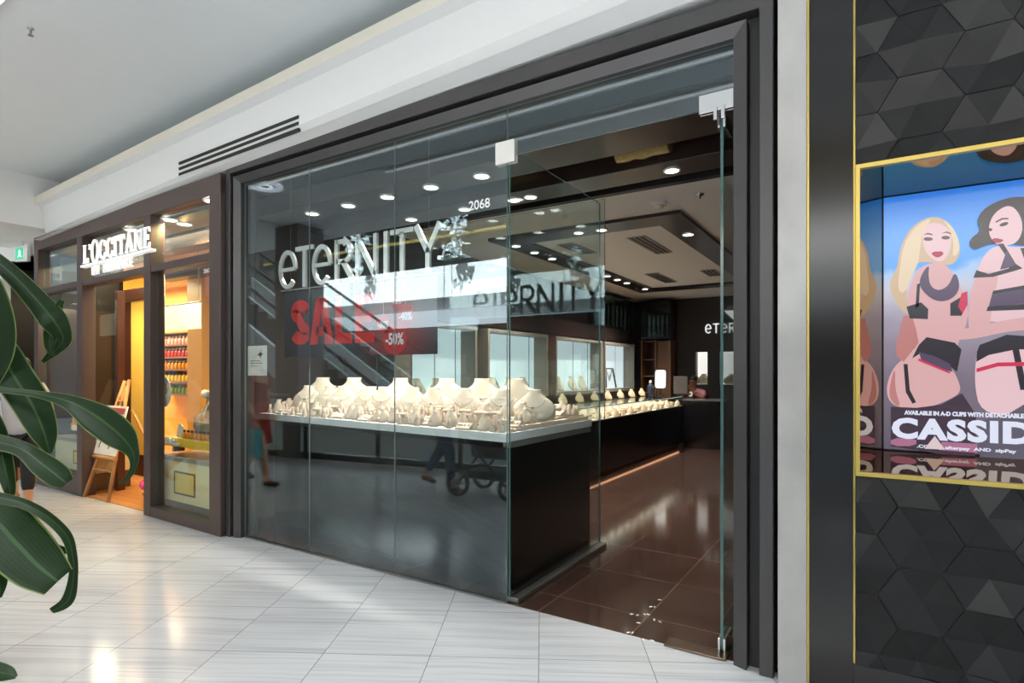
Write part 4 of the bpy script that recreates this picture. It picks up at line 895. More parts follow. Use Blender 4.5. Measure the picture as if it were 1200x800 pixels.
def bust_mesh(h=.30, w=.17):
    bm = NB(); n = 20; secs = [(0, .66, .020), (.12, .86, .026), (.28, 1.0, .030), (.44, .98, .032), (.58, .84, .033), (.68, .66, .034), (.76, .49, .036), (.83, .38, .038), (.92, .335, .039), (.97, .34, .04), (1.0, .35, .04)]; rings = []
    for z, ww, dp in secs:
        r = []
        for k in range(n):
            a = k*2*PI/n; c, s = math.cos(a), math.sin(a)
            x = w*ww*math.copysign(abs(c)**.8, c); y = dp*s*(h/.3)
            if s < 0: y *= 1.25
            r.append(bm.verts.new((x, y+z*h*.42+(x/w)**2*.05*(h/.3), z*h)))
        rings.append(r)
    for i in range(len(rings)-1):
        for k in range(n): f = bm.faces.new([rings[i][k], rings[i][(k+1) % n], rings[i+1][(k+1) % n], rings[i+1][k]]); f.smooth = True
    bm.faces.new(rings[0][::-1]); bm.faces.new(rings[-1]); return bm
def make_bust(label, grp, h, w):
    t = thing('necklace_bust', label, 'display bust', (0, 0, 0), grp)
    obj('torso_form', bust_mesh(h, w), M['cream'], t)
    b = NB(); pts = []
    for k in range(13):
        a = PI+k*PI/12; x = .40*w*math.cos(a)*1.35; zz = .70*h+.30*h*math.sin(a)
        pts.append((x, zz*.42-.05*(h/.3), zz))
    tube(b, pts, .0022, 5); nk = obj('necklace', b, mat('silver_chain', srgb(206, 200, 190), .25, .9), t)
    b = NB(); bmesh.ops.create_icosphere(b, subdivisions=2, radius=.009, matrix=Matrix.Translation(pts[6])); obj('pendant', b, M['chrome'], nk, smooth=True)
    return t
big = make_bust('', 'necklace busts in the back row of the window display', .285, .205); small = make_bust('', 'necklace busts in the front row of the window display', .22, .16)
first = True
for i, px in enumerate((381, 419, 473, 529, 570, 612)):
    p = onv(px, 446, .92); p.z = 1.112; lab = 'large cream necklace bust in the back row of the window display, '+ORD[i]+' from the left'; rz = .45
    p.y -= .09
    if first: big.location = p; big.rotation_euler.z = rz; big['label'] = lab; first = False
    else: dup(big, p, rz+.08*(i % 2), lab)
first = True
for i, px in enumerate((362, 388, 404, 434, 451, 486, 509, 546, 592, 628)):
    p = onv(px, 455, .66); p.y -= .05; p.z = 1.101; lab = 'smaller cream necklace bust in the front row of the window display, '+ORD[i]+' from the left'
    if first: small.location = p; small.rotation_euler.z = .4; small['label'] = lab; first = False
    else: dup(small, p, .35+.09*(i % 3), lab)
# four kinds of small stands crowd the front of the table
def stand_protos(tagw):
    A = thing('ring_stand', '', 'jewellery stand'); b = NB(); lathe(b, [(.02, 0), (.021, .006), (.011, .045), (.008, .066), (.002, .07)], 10); obj('cone', b, M['cream2'], A)
    b = NB(); ringprism(b, arc(0, 0, .0125, .0125, 0, 2*PI, 13)[:-1], arc(0, 0, .0105, .0105, 0, 2*PI, 13)[:-1], lambda x, y, d: (x, y, d), .036, .041); obj('ring', b, M['chrome'], A)
    B = thing('pendant_stand', '', 'jewellery stand'); obj('neck_form', bust_mesh(.10, .052), M['cream2'], B)
    b = NB(); bmesh.ops.create_icosphere(b, subdivisions=1, radius=.005, matrix=Matrix.Translation((0, -.02, .035))); obj('pendant', b, M['chrome'], B)
    Cc = thing('bracelet_stand', '', 'jewellery stand'); b = NB(); tube(b, [(-.055, 0, .062), (-.03, 0, .066), (.03, 0, .066), (.055, 0, .062)], [.014, .017, .017, .014], 10); obj('roll', b, M['cream2'], Cc)
    b = NB(); rbox(b, (-.012, -.012, 0), (.012, .012, .054), .003); rbox(b, (-.03, -.022, 0), (.03, .022, .008), .003); obj('post', b, M['cream'], Cc)
    D = thing('ring_tray', '', 'jewellery tray'); b = NB(); vs = box(b, (-.055, -.03, 0), (.055, .03, .045));
    for v in vs:
        if v.co.z > .02 and v.co.y < 0: v.co.z = .014
    obj('pad', b, M['cream2'], D)
    b = NB()
    for k in range(4): box(b, (-.046+k*.026, -.012, .0295), (-.032+k*.026, -.004, .0345))
    obj('rings', b, M['chrome'], D)['kind'] = 'stuff'
    return [A, B, Cc, D]
random.seed(11)
PR = stand_protos('window')
names = {0: ('cream ring cone among the crowded small stands on the window table', 'ring cones on the window table'), 1: ('small cream pendant neck among the crowded stands on the window table', 'pendant necks on the window table'),
         2: ('cream bracelet roll among the crowded small stands on the window table', 'bracelet rolls on the window table'), 3: ('sloping cream ring tray among the small stands on the window table', 'ring trays on the window table')}
used = set()
def scatter(spots, names, protos):
    for (x, y, z, k, s) in spots:
        lab, grp = names[k]; rz = random.uniform(-.25, .25)
        if id(protos[k]) not in used:
            used.add(id(protos[k])); o = protos[k]; o.location = (x, y, z); o['label'] = lab; o['group'] = grp; o.rotation_euler.z = rz; o.scale = (s, s, s)
        else: dup(protos[k], (x, y, z), rz, lab, grp, s)
RAD = {0: .0215, 1: .05, 2: .055, 3: .058}
taken = [(o.location.x, o.location.y+.03, .085) for o in COL.objects if o.name.startswith('necklace_bust') and o.parent is None and o.location.y < 2]
spots = []
def try_spot(x, y, k, s):
    r = RAD[k]*s
    if all((x-a)**2+(y-c)**2 > ((r+q)*.84)**2 for a, c, q in taken): taken.append((x, y, r)); spots.append((x, y, table_z(x, y), k, s)); return True
for n_try in range(14000):
    f = random.random(); o = random.random()**1.3*.52
    k = random.choice((1, 1, 2, 3, 3)) if n_try < 2600 else 0
    s_ = random.uniform(1.0, 1.35) if k < 2 else 1.0
    x, y = -.145-2.93*f, .075+.315*f+.055+o
    if f < .07 and n_try % 2: y = random.uniform(.2, 1.3)
    if sum(q[3] == 0 for q in spots) > 245 and k == 0: break
    try_spot(x, y, k, s_)
scatter(spots, names, PR)

# ------------------------------------------------------------------ long glass counter, toe-kick light, wall cases
t = thing('display_counter', 'long black counter with a lit glass top running to the back of the shop', 'counter', (-1.6, 5, 0))
b = NB(); rbox(b, (-1.95, 1.75, .10), (-1.2, 8.15, .80), .004); obj('black_body', b, M['black'], t)
b = NB(); box(b, (-1.9, 1.8, .004), (-1.29, 8.1, .099)); obj('plinth', b, M['blackm'], t)
b = NB(); box(b, (-1.288, 1.8, .0925), (-1.262, 8.1, .0985)); obj('toe_light', b, M['led'], t)
b = NB(); box(b, (-1.94, 1.76, .801), (-1.21, 8.14, .812)); obj('lit_shelf', b, M['cream2'], t)
b = NB(); box(b, (-1.94, 1.76, .985), (-1.205, 8.14, .993), 0, 1); obj('glass_top', b, [M['glassb'], M['glassedge']], t)
b = NB(); box(b, (-1.212, 1.76, .813), (-1.206, 8.14, .984), 0, 1); obj('glass_front', b, [M['glassb'], M['glassedge']], t)
b = NB(); box(b, (-1.945, 1.76, .813), (-1.93, 8.14, .984)); obj('rear_door', b, M['alu'], t)
b = NB(); box(b, (-1.24, 1.77, .972), (-1.222, 8.13, .983)); obj('light_bar', b, emis('counter_light_bar', (1, .95, .8), .7), t)
for k in range(3): lamp('AREA', 'counter_lamp', (-1.52, 2.8+2.15*k, .98), 6, (1, .92, .75), .4, 2.1)
PR2 = stand_protos('counter')
# trays and necks of the counter carry their own labels
names2 = {0: ('cream ring cone inside the lit glass counter', 'ring cones in the glass counter'), 1: ('small cream neck form inside the lit glass counter', 'neck forms in the glass counter'), 2: ('cream bracelet roll inside the lit glass counter', 'bracelet rolls in the glass counter'), 3: ('sloping cream ring tray inside the lit glass counter', 'ring trays in the glass counter')}
spots = []
for i in range(40):
    y = 1.9+i*.155
    for j in range(3): spots.append((-1.30-.13*j+.03*(i % 2), y+.04*j, .8135, (3, 2, 0, 1)[(i+j) % 4], 1.05))
    if i % 2 == 0: spots.append((-1.72, y, .8135, 1, 1.35))
scatter(spots, names2, PR2)
# small leafy green trimmings on the counter's back edge
LT = None
for i in range(9):
    p = (-1.80, 3.2+i*.55, .994)
    if LT is None:
        LT = thing('table_bust', '', 'display bust', (0, 0, 0), 'small busts on the counter top'); obj('torso_form', bust_mesh(.15, .085), mat('olive_cream', srgb(222, 206, 168), .8), LT)
        b = NB(); rbox(b, (-.05, -.02, -.0), (.05, .05, .008), .002); obj('foot', b, M['shelfwood'], LT); LT.location = p; LT.rotation_euler.z = 1.2; LT['label'] = 'small yellowish bust standing on the long counter, first from the doorway'
    else: dup(LT, p, 1.2, 'small yellowish bust standing on the long counter, '+ORD[i]+' from the doorway')
# lit wall cases along the left wall
cases = [(1.62, 2.86), (3.10, 4.72), (4.98, 6.80), (6.92, 8.46)]
tan = mat('tan_case_frame', srgb(150, 138, 124), .5)
for i, (y0, y1) in enumerate(cases):
    t = thing('lit_showcase', 'lit pale blue wall showcase, '+ORD[i]+' from the shopfront', 'showcase', (-2.45, y0, 1.1), 'lit showcases on the left wall')
    b = NB(); ringprism(b, [(y0, 1.08), (y1, 1.08), (y1, 2.02), (y0, 2.02)], [(y0+.04, 1.13), (y1-.04, 1.13), (y1-.04, 1.98), (y0+.04, 1.98)], lambda x, y, d: (d, x, y), -2.53, -2.3); obj('case_frame', b, tan, t)
    b = NB(); box(b, (-2.55, y0+.03, 1.14), (-2.531, y1-.03, 1.98)); obj('lit_back', b, M['ledc'], t)
    n = 3
    for k in range(n):
        w = (y1-y0-.09)/n; a = y0+.045+k*w; b = NB(); box(b, (-2.318, a+.004, 1.135), (-2.312, a+w-.004, 1.975), 0, 1); obj('glass_door', b, [M['glassb'], M['glassedge']], t)
    b = NB(); box(b, (-2.525, y0+.045, 1.132), (-2.33, y1-.045, 1.14)); obj('base_board', b, M['whitecloth'], t)
big2 = None
for i, y in enumerate((1.95, 2.3, 3.5, 3.9, 4.3, 5.4, 5.9, 6.3)):
    lab = 'pale bust inside the lit wall showcases, '+ORD[i]+' from the shopfront'
    if big2 is None: big2 = thing('showcase_bust', lab, 'display bust', (-2.41, y, 1.141), 'busts in the wall showcases'); big2.rotation_euler.z = 0; obj('torso_form', bust_mesh(.24, .14), M['cream'], big2).matrix_parent_inverse = Matrix.Identity(4); big2.rotation_euler.z = PI/2
    else: dup(big2, (-2.41, y, 1.141), PI/2, lab)
t = thing('necklace_display', 'black open frame holding pale necklace in the farthest lit wall showcase', 'display stand', (-2.45, 7.5, 1.141))
b = NB(); tube(b, [(-2.44, 7.3, 1.15), (-2.48, 7.36, 1.52), (-2.48, 7.72, 1.52), (-2.44, 7.8, 1.15)], .018, 6); obj('frame', b, M['blackm'], t)
b = NB(); tube(b, [(-2.48, 7.4, 1.51), (-2.46, 7.5, 1.3), (-2.48, 7.68, 1.51)], .02, 6); obj('necklace', b, M['whitecloth'], t)
b = NB(); rbox(b, (-2.62, 1.6, .9), (-2.24, 8.55, 1.06), .004); tag(obj('wall_ledge', b, M['brown']), 'dark brown ledge running below the lit wall showcases', 'ledge')
b = NB(); box(b, (-2.655, 1.61, 2.05), (-2.36, 8.55, 2.30)); tag(obj('pelmet', b, M['brown']), 'dark brown pelmet above the lit wall showcases', 'pelmet')
# dark glazed cabinets high at the back left, and on the back wall
def glazed(name, loc, W, D, z0, z1, label, axis, lights):
    """axis 'x': front faces +x ; 'y': front faces -y"""
    t = thing(name, label, 'cabinet', loc)
    def P(a, d, z): return (loc[0]-d, loc[1]+a, z) if axis == 'x' else (loc[0]+a, loc[1]+d, z)
    def bx(bm, a0, a1, d0, d1, zz0, zz1, mi=0, e=None):
        p, q = P(a0, d0, zz0), P(a1, d1, zz1); box(bm, tuple(map(min, p, q)), tuple(map(max, p, q)), mi, e)
    b = NB(); bx(b, 0, W, .03, D, z0, z0+.04); bx(b, 0, W, .03, D, z1-.04, z1); bx(b, 0, .03, .03, D, z0+.04, z1-.04); bx(b, W-.03, W, .03, D, z0+.04, z1-.04); bx(b, .03, W-.03, D-.02, D, z0+.04, z1-.04); obj('carcass', b, M['blackm'], t)
    n = max(1, round(W/.5))
    for k in range(n):
        b = NB(); bx(b, k*W/n+.004, (k+1)*W/n-.004, 0, .012, z0, z1, 0, 1); obj('glass_door', b, [M['glassb'], M['glassedge']], t)
    for k in range(lights):
        a = .12+k*(W-.24)/max(1, lights-1); b = NB(); p = P(a, D*.5, 0)
        lathe(b, [(.02, z0+.045), (.03, z0+.06), (.012, z0+.1), (.016, z0+.28), (.03, z0+.34), (.028, z0+.5)], 8, (p[0], p[1], 0)); obj('glass_vase', b, mat('glint_glass', srgb(150, 170, 172), .08, .6), t)
glazed('glazed_cabinet', (-2.34, 6.95, 0), 1.6, .3, 2.31, 2.92, 'dark glazed cabinet high on the left wall above showcases', 'x', 7)
glazed('glazed_cabinet', (-2.24, 8.7, 0), .62, .35, 2.15, 2.92, 'dark glazed cabinet high in the back left corner', 'y', 5)
t = thing('back_shelf', 'brown wooden shelf unit in the back left corner', 'shelf', (-2.2, 8.9, .005))
for x0, x1 in ((-2.26, -2.22), (-1.96, -1.92), (-1.66, -1.62)):
    b = NB(); rbox(b, (x0, 8.72, .005), (x1, 9.1, 2.12), .003); obj('upright', b, M['shelfwood'], t)
b = NB(); rbox(b, (-1.918, 8.76, .01), (-1.662, 8.8, 2.1), .003); obj('door', b, M['shelfwood'], t)
for z in (.1, .6, 1.0, 1.35, 1.7, 2.08):
    b = NB(); rbox(b, (-2.218, 8.74, z), (-1.962, 9.08, z+.03), .003); obj('shelf_board', b, M['shelfwood'], t)
b = NB(); box(b, (-2.26, 9.101, .005), (-1.62, 9.12, 2.12)); obj('back_panel', b, M['rbrown'], t)
# back wall emblem and shop name
t = thing('wall_sign', 'white faceted diamond and letters of the shop name on dark back wall', 'sign', (-.6, 9.18, 2.24))
xx = -1.04; SIGNL = emis('lit_sign_letter', (1, 1, 1), .75)
for c in 'eTeRNITY':
    w = glyph(c)[0]*.2; put_letter(c, xx, xx+w, 2.25, .2, 9.165, 9.195, SIGNL, t); xx += w+.035
def dia(x, y, d): return (-.47+x, 9.19-d, 2.50+y)
for P, mm in (([(0, .0), (-.2, .2), (-.08, .2)], SIGNL), ([(0, 0), (-.08, .2), (.08, .2)], SIGNL), ([(0, 0), (.08, .2), (.2, .2)], SIGNL), ([(-.2, .2), (-.1, .30), (-.08, .2)], M['alu']), ([(-.08, .2), (-.1, .3), (.1, .3), (.08, .2)], M['alu']), ([(.08, .2), (.1, .3), (.2, .2)], M['alu'])):
    b = NB(); prism(b, [(x*.96, y) for x, y in P], dia, 0, .025); obj('facet', b, mm, t)
for i, (x0, lab) in enumerate(((-1.13, 'cream bust in the lit wall niche behind the seated man'), (-.6, 'cream bust in the lit wall niche beside the glass door edge'))):
    dup(small, (x0+.03*i, 9.36, 1.201), 0, lab, 'busts in the back wall niches')

# ------------------------------------------------------------------ people
def person(name, label, loc, rz, J, shirt, trous, hairm=None, skinm=None, shoe=None, sleeve='elbow', skirt=None, group=None, fem=False, glasses=False, legs='long', hemk=.35, scale=1):
    """J: joint positions overriding a standing figure that faces -y"""
    D = dict(pelvis=(0, 0, .95), spine=(0, .0, 1.12), chest=(0, .005, 1.30), neck=(0, .01, 1.46), jaw=(0, -.012, 1.53), head=(0, -.01, 1.62), top=(0, 0, 1.68), sl=(.18, .01, 1.40), sr=(-.18, .01, 1.40), el=(.22, .03, 1.13), er=(-.22, .03, 1.13), wl=(.23, -.05, .90), wr=(-.23, -.05, .90),
             hl=(.09, 0, .90), hr=(-.09, 0, .90), kl=(.1, -.02, .50), kr=(-.1, -.02, .50), al=(.1, .03, .09), ar=(-.1, .03, .09), tl=(.12, -.12, .035), tr=(-.12, -.12, .035))
    D.update(J); D = {k: Vector(v) for k, v in D.items()}
    t = thing(name, label, 'person', (0, 0, 0), group)
    K = list(D); ix = {k: i for i, k in enumerate(K)}
    E = [('pelvis', 'spine'), ('spine', 'chest'), ('chest', 'neck'), ('neck', 'jaw'), ('jaw', 'head'), ('head', 'top'), ('chest', 'sl'), ('sl', 'el'), ('el', 'wl'), ('chest', 'sr'), ('sr', 'er'), ('er', 'wr'), ('pelvis', 'hl'), ('hl', 'kl'), ('kl', 'al'), ('al', 'tl'), ('pelvis', 'hr'), ('hr', 'kr'), ('kr', 'ar'), ('ar', 'tr')]
    R = dict(pelvis=(.14, .10), spine=(.125, .09), chest=(.15, .105), neck=.052, jaw=(.06, .07), head=(.078, .092), top=(.05, .06), sl=.062, sr=.062, el=.04, er=.04, wl=.027, wr=.027, hl=.088, hr=.088, kl=.056, kr=.056, al=.04, ar=.04, tl=(.038, .028), tr=(.038, .028))
    ms = [skinmesh([D[k] for k in K], [(ix[a], ix[c]) for a, c in E], [R[k] for k in K])]
    for s in 'lr':
        w, e = D['w'+s], D['e'+s]; d = (w-e).normalized(); sd = 1 if s == 'l' else -1
        ax = d.cross(Vector((0, 1, .2))).normalized(); pal = d.cross(ax).normalized()
        if pal.y > 0: pal, ax = -pal, ax
        c = w+d*.075
        ms.append(skinmesh([w-d*.01, w+d*.03, c], [(0, 1), (1, 2)], [(.026, .02), (.036, .017), (.04, .014)], 2))
        for k, (off, ln) in enumerate(((-.028, .065), (-.010, .078), (.009, .072), (.027, .055))):
            q = c+ax*off-d*.012; ms.append(skinmesh([q, q+d*ln*.55+pal*.008, q+d*ln*.85+pal*.028, q+d*ln+pal*.045], [(0, 1), (1, 2), (2, 3)], [.010, .009, .0085, .007], 1))
        q = w+d*.03-ax*.028; ms.append(skinmesh([q, q-ax*.025+d*.025+pal*.012, q-ax*.03+d*.055+pal*.022], [(0, 1), (1, 2)], [.012, .010, .008], 1))
    H = D['head']; f = (H-D['neck']).normalized(); fw = Vector((0, -1, 0)); fw = (fw-f*fw.dot(f)).normalized(); sd = f.cross(fw)
    ms.append(skinmesh([H+fw*.07+f*.012, H+fw*.098-f*.014, H+fw*.084-f*.022], [(0, 1), (1, 2)], [.009, .013, .011], 1))
    for s in (1, -1): ms.append(skinmesh([H+sd*s*.078+f*.015, H+sd*s*.088-f*.01, H+sd*s*.08-f*.03], [(0, 1), (1, 2)], [.012, .014, .009], 1))
    body = link('body', (lambda bm: (lambda me: (bm.to_mesh(me), bm.free(), me)[2])(bpy.data.meshes.new('body')))(bm_from(ms)), skinm or M['skin'], t)
    b = NB()
    for s in (1, -1): bmesh.ops.create_icosphere(b, subdivisions=2, radius=.011, matrix=Matrix.Translation(H+fw*.086+sd*s*.03+f*.012))
    obj('eyes', b, M['text'], body, smooth=True)['kind'] = 'stuff'
    b = NB(); tube(b, [H+fw*.082-sd*.024-f*.045, H+fw*.094-f*.043, H+fw*.082+sd*.024-f*.045], [.004, .007, .004], 6); obj('mouth', b, mat('lip', srgb(170, 90, 84), .5), body)
    def cl(nm, keys, rr, m):
        kk = list(keys); id2 = {k: i for i, k in enumerate(kk)}; ee = [(id2[a], id2[c]) for a, c in E2 if a in id2 and c in id2]
        me = skinmesh([P2[k] for k in kk], ee, [rr[k] for k in kk]); bm = bm_from([me]); me = bpy.data.meshes.new(nm); bm.to_mesh(me); bm.free(); return link(nm, me, m, t)
    P2 = dict(D); P2['hem'] = D['pelvis']+(D['pelvis']-D['spine'])*hemk; P2['waist'] = D['pelvis']+(D['spine']-D['pelvis'])*.35
    for s in 'lr': P2['m'+s] = D['s'+s].lerp(D['e'+s], .72); P2['c'+s] = D['k'+s].lerp(D['a'+s], .86 if legs == 'long' else .55)
    E2 = [('hem', 'pelvis'), ('pelvis', 'spine'), ('spine', 'chest'), ('chest', 'collar'), ('chest', 'sl'), ('sl', 'ml'), ('chest', 'sr'), ('sr', 'mr'), ('ml', 'el'), ('mr', 'er'), ('el', 'vl'), ('er', 'vr'), ('waist', 'hl'), ('waist', 'hr'), ('hl', 'kl'), ('hr', 'kr'), ('kl', 'cl'), ('kr', 'cr')]
    P2['collar'] = D['chest'].lerp(D['neck'], .72); P2['vl'] = D['el'].lerp(D['wl'], .8); P2['vr'] = D['er'].lerp(D['wr'], .8)
    RR = dict(hem=(.175, .125), pelvis=(.168, .122), spine=(.15, .112), chest=(.172, .125), collar=.07, sl=.08, sr=.08, ml=.06, mr=.06, el=.052, er=.052, vl=.04, vr=.04, waist=(.15, .115), hl=.105, hr=.105, kl=.074, kr=.074, cl=.055, cr=.055)
    ks = ['chest', 'hem', 'pelvis', 'spine', 'collar', 'sl', 'ml', 'sr', 'mr']+(['el', 'er', 'vl', 'vr'] if sleeve == 'long' else [])
    cl('shirt', ks, RR, shirt)
    if skirt is None: cl('trousers', ['waist', 'hl', 'kl', 'cl', 'hr', 'kr', 'cr'], RR, trous)
    else:
        P = D['pelvis']; b = NB(); lathe(b, [(.13, .15), (.165, .02), (.2, -.2), (.215, -.42), (.2, -.42), (.15, 0)], 20, P, sy=.8); obj('skirt', b, skirt, t)
    if shoe:
        for s in 'lr':
            a, q = D['a'+s], D['t'+s]; d = (q-a); d.z = 0; d.normalize(); me = skinmesh([a-d*.05-Vector((0, 0, .045)), a+d*.02-Vector((0, 0, .035)), q+d*.05+Vector((0, 0, .005))], [(0, 1), (1, 2)], [(.042, .038), (.048, .045), (.04, .03)]); bm = bm_from([me]); me = bpy.data.meshes.new('shoe'); bm.to_mesh(me); bm.free(); link('shoe', me, shoe, t)
    if hairm:
        b = NB(); bmesh.ops.create_icosphere(b, subdivisions=3, radius=1)
        for v in b.verts:
            c = v.co.copy()
            if fem: v.co = H+f*(.035+c.z*(.10 if c.z > 0 else .17))+sd*c.x*.098-fw*(c.y*.098 if c.y > 0 else c.y*.055)-fw*.012
            else: v.co = H+f*(.055+c.z*(.068 if c.z > 0 else .05))+sd*c.x*.09-fw*(c.y*.105 if c.y > 0 else c.y*.075)-fw*.01
        obj('hair', b, hairm, t, smooth=True)
    if glasses:
        g = None; b = NB()
        for s in (1, -1): ringprism(b, ell(0, 0, .03, .022, 14), ell(0, 0, .025, .017, 14), lambda x, y, d: H+sd*(s*.034+x)+f*(.012+y)+fw*d, .1, .105)
        tube(b, [H+sd*.06+f*.015+fw*.1, H+sd*.085+f*.012], .003, 5); tube(b, [H-sd*.06+f*.015+fw*.1, H-sd*.085+f*.012], .003, 5); obj('glasses', b, M['text'], t)
    t.location = loc; t.rotation_euler.z = rz; t.scale = (scale,)*3
    return t
# cash desk at the back with the seated man
t = thing('cash_desk', 'black cash desk at the end of the long counter', 'desk', (-.95, 8.3, 0))
b = NB(); rbox(b, (-1.19, 8.12, .005), (-.4, 8.72, .90), .004); obj('desk_body', b, M['black'], t)
b = NB(); rbox(b, (-1.19, 8.08, .901), (-.38, 8.74, .935), .004); obj('desk_top', b, mat('grey_top', srgb(96, 92, 90), .25), t)
person('person', 'man in pink shirt and glasses sitting behind the cash desk, hand at chin', (-1.17, 8.98, -.05), -.1, dict(pelvis=(0, .05, .62), spine=(0, .02, .80), chest=(0, -.08, 1.0), neck=(0, -.14, 1.16), jaw=(.0, -.17, 1.23), head=(.0, -.175, 1.32), top=(0, -.165, 1.38), sl=(.19, -.09, 1.1), sr=(-.19, -.09, 1.1), el=(.24, -.3, .98), er=(-.18, -.36, 1.04), wl=(.08, -.42, 1.085), wr=(-.06, -.36, 1.16),
       hl=(.1, .02, .6), hr=(-.1, .02, .6), kl=(.12, -.1, .62), kr=(-.12, -.1, .62), al=(.12, .02, .23), ar=(-.12, .02, .23), tl=(.12, -.12, .18), tr=(-.12, -.12, .18)),
       mat('pink_shirt', srgb(214, 140, 156), .7), M['blackm'], M['hair'], mat('skin_tan', srgb(178, 118, 92), .5), M['blackm'], glasses=True)
t = thing('stool', 'dark stool under the seated man behind the cash desk', 'stool', (-1.17, 9.02, 0))
b = NB(); lathe(b, [(.16, .30), (.17, .32), (.16, .345)], 18, (-1.17, 9.02, .09)); obj('seat', b, M['blackm'], t)
for k in range(4):
    a = k*PI/2+.6; b = NB(); tube(b, [(-1.17+.1*math.cos(a), 9.02+.1*math.sin(a), .389), (-1.17+.15*math.cos(a), 9.02+.15*math.sin(a), .006)], .014); obj('leg', b, M['alu'], t)
def rrect(x0, y0, x1, y1, r): return [(cx+r*math.cos(a0+k*PI/8), cy+r*math.sin(a0+k*PI/8)) for cx, cy, a0 in ((x1-r, y0+r, -PI/2), (x1-r, y1-r, 0), (x0+r, y1-r, PI/2), (x0+r, y0+r, PI)) for k in range(5)]
t = thing('table_mirror', 'white rectangular table mirror in black frame standing on the counter end', 'mirror', (-1.6, 7.9, .994))
b = NB(); ringprism(b, [(x+(0), z) for x, z in rrect(-.125, .13, .125, .52, .05)], [(x*.84, .325+(z-.325)*.9) for x, z in rrect(-.125, .13, .125, .52, .05)], lambda x, y, d: (-1.575+x, 7.9+d+.06*y, .994+y), -.012, .012); obj('frame', b, M['blackm'], t)
b = NB(); prism(b, [(x*.84, .325+(z-.325)*.9) for x, z in rrect(-.125, .13, .125, .52, .05)], lambda x, y, d: (-1.575+x, 7.9+d+.06*y, .994+y), -.004, .004); obj('mirror_glow', b, M['niche'], t)  # glowing sheet in place of a bright reflection in the mirror
b = NB(); tube(b, [(-1.575, 7.92, 1.14), (-1.575, 7.91, 1.02)], .012); lathe(b, [(.08, 0), (.08, .012), (.02, .026)], 16, (-1.575, 7.91, .9945)); obj('stand', b, M['blackm'], t)
t = thing('monitor', 'dark grey back of a monitor on the cash desk', 'monitor', (-1.28, 8.3, .936))
b = NB(); rbox(b, (-1.44, 8.3, 1.02), (-1.16, 8.34, 1.37), .008); obj('display_back', b, mat('monitor_grey', srgb(92, 84, 80), .5), t)
b = NB(); rbox(b, (-1.33, 8.341, 1.05), (-1.27, 8.37, 1.15), .004); rbox(b, (-1.33, 8.35, .995), (-1.27, 8.372, 1.05), .002); rbox(b, (-1.38, 8.26, .9945), (-1.205, 8.42, 1.008), .003); obj('foot', b, M['blackm'], t)
t = thing('card_terminal', 'white round card device with dark centre on the cash desk', 'device', (-1.02, 8.4, .936))
b = NB(); rbox(b, (-1.19, 8.33, .937), (-1.05, 8.46, .97), .006); obj('base', b, M['blackm'], t)
b = NB(); ringprism(b, ell(0, 0, .05, .05, 20), ell(0, 0, .02, .02, 20), lambda x, y, d: (-1.13+x, 8.36+d, 1.022+y), 0, .03); obj('ring', b, WHB, t)
b = NB(); prism(b, ell(0, 0, .0195, .0195, 20), lambda x, y, d: (-1.13+x, 8.36+d, 1.022+y), .004, .026); obj('centre', b, M['blackm'], t)
t = thing('lotion_pump', 'small white-topped dark dispenser beside the table mirror', 'dispenser', (-1.72, 7.75, .994))
b = NB(); lathe(b, [(.05, 0), (.055, .02), (.055, .2), (.02, .24)], 14, (-1.72, 7.75, .9945)); obj('dispenser_body', b, mat('navy_box', srgb(40, 48, 70), .4), t)
b = NB(); lathe(b, [(.02, .24), (.024, .25), (.024, .29), (.012, .3)], 12, (-1.72, 7.75, .9945)); obj('pump', b, WHB, t)
# light spots on the entrance tiles, painted as thin white chips
fl = None
for i, (x, y) in enumerate(((.772, .566), (.76, .43), (.78, .44), (.765, .30), (.785, .31), (.70, .262), (.735, .268), (.84, .258), (.875, .25), (.775, .17), (.77, .02), (.79, .03), (.87, -.02), (.915, -.005))):
    if fl is None:
        b = NB(); prism(b, sm([(-.016, -.004), (.0, -.008), (.016, 0), (.004, .008)], 2), lambda X, Y, d: (X, Y, d), 0, .002); fl = tag(obj('light_fleck', b, M['letterw']), 'tiny light spot painted as a white fleck on the brown entrance tiles along the joint', 'fleck', 'painted light spots on the entrance tiles'); fl.location = (x, y, .0022)
    else: dup(fl, (x, y, .0022), i*.7)
# ------------------------------------------------------------------ mall behind the camera (seen in the glass)
b = NB(); box(b, (-20, -12.6, -4.6), (9, -4.3, -4.5)); struct('floor_lower', b, mat('lower_floor', srgb(150, 148, 145), .3))
b = NB(); box(b, (-20, -15.2, -.25), (9, -11.9, 0)); struct('floor_opposite', b, M['marble'])
b = NB(); box(b, (-20, -15.3, 0), (9, -15.1, 3.3)); struct('wall_opposite', b, mat('opposite_dark_shops', srgb(66, 62, 60), .5, var=.5, nscale=.6))
b = NB(); box(b, (-20, -15.0, 3.95), (9, -12.0, 5.0)); struct('wall_fascia', b, M['white'])
b = NB(); box(b, (-20, -15.3, 4.5), (9, -15.1, 8.6)); struct('wall_upper', b, mat('upper_dark_shops', srgb(58, 54, 52), .6, var=.5, nscale=.5))
b = NB(); box(b, (-20, -15.3, 8.6), (9, -11.4, 8.8)); struct('ceiling_upper', b, mat('dim_ceiling', srgb(120, 118, 116), .8))
b = NB(); box(b, (-20, -4.3, 3.95), (9, -3.41, 4.6)); struct('trim_6', b, M['white'])
b = NB(); box(b, (-20.2, -15.3, -4.6), (-20, .5, 9.4)); struct('wall_mall_west', b, mat('mall_end_grey', srgb(96, 94, 92), .8))
b = NB(); box(b, (9, -15.3, -4.6), (9.2, .7, 9.4)); struct('wall_mall_east', b, mat('mall_end_dark', srgb(90, 88, 86), .8))
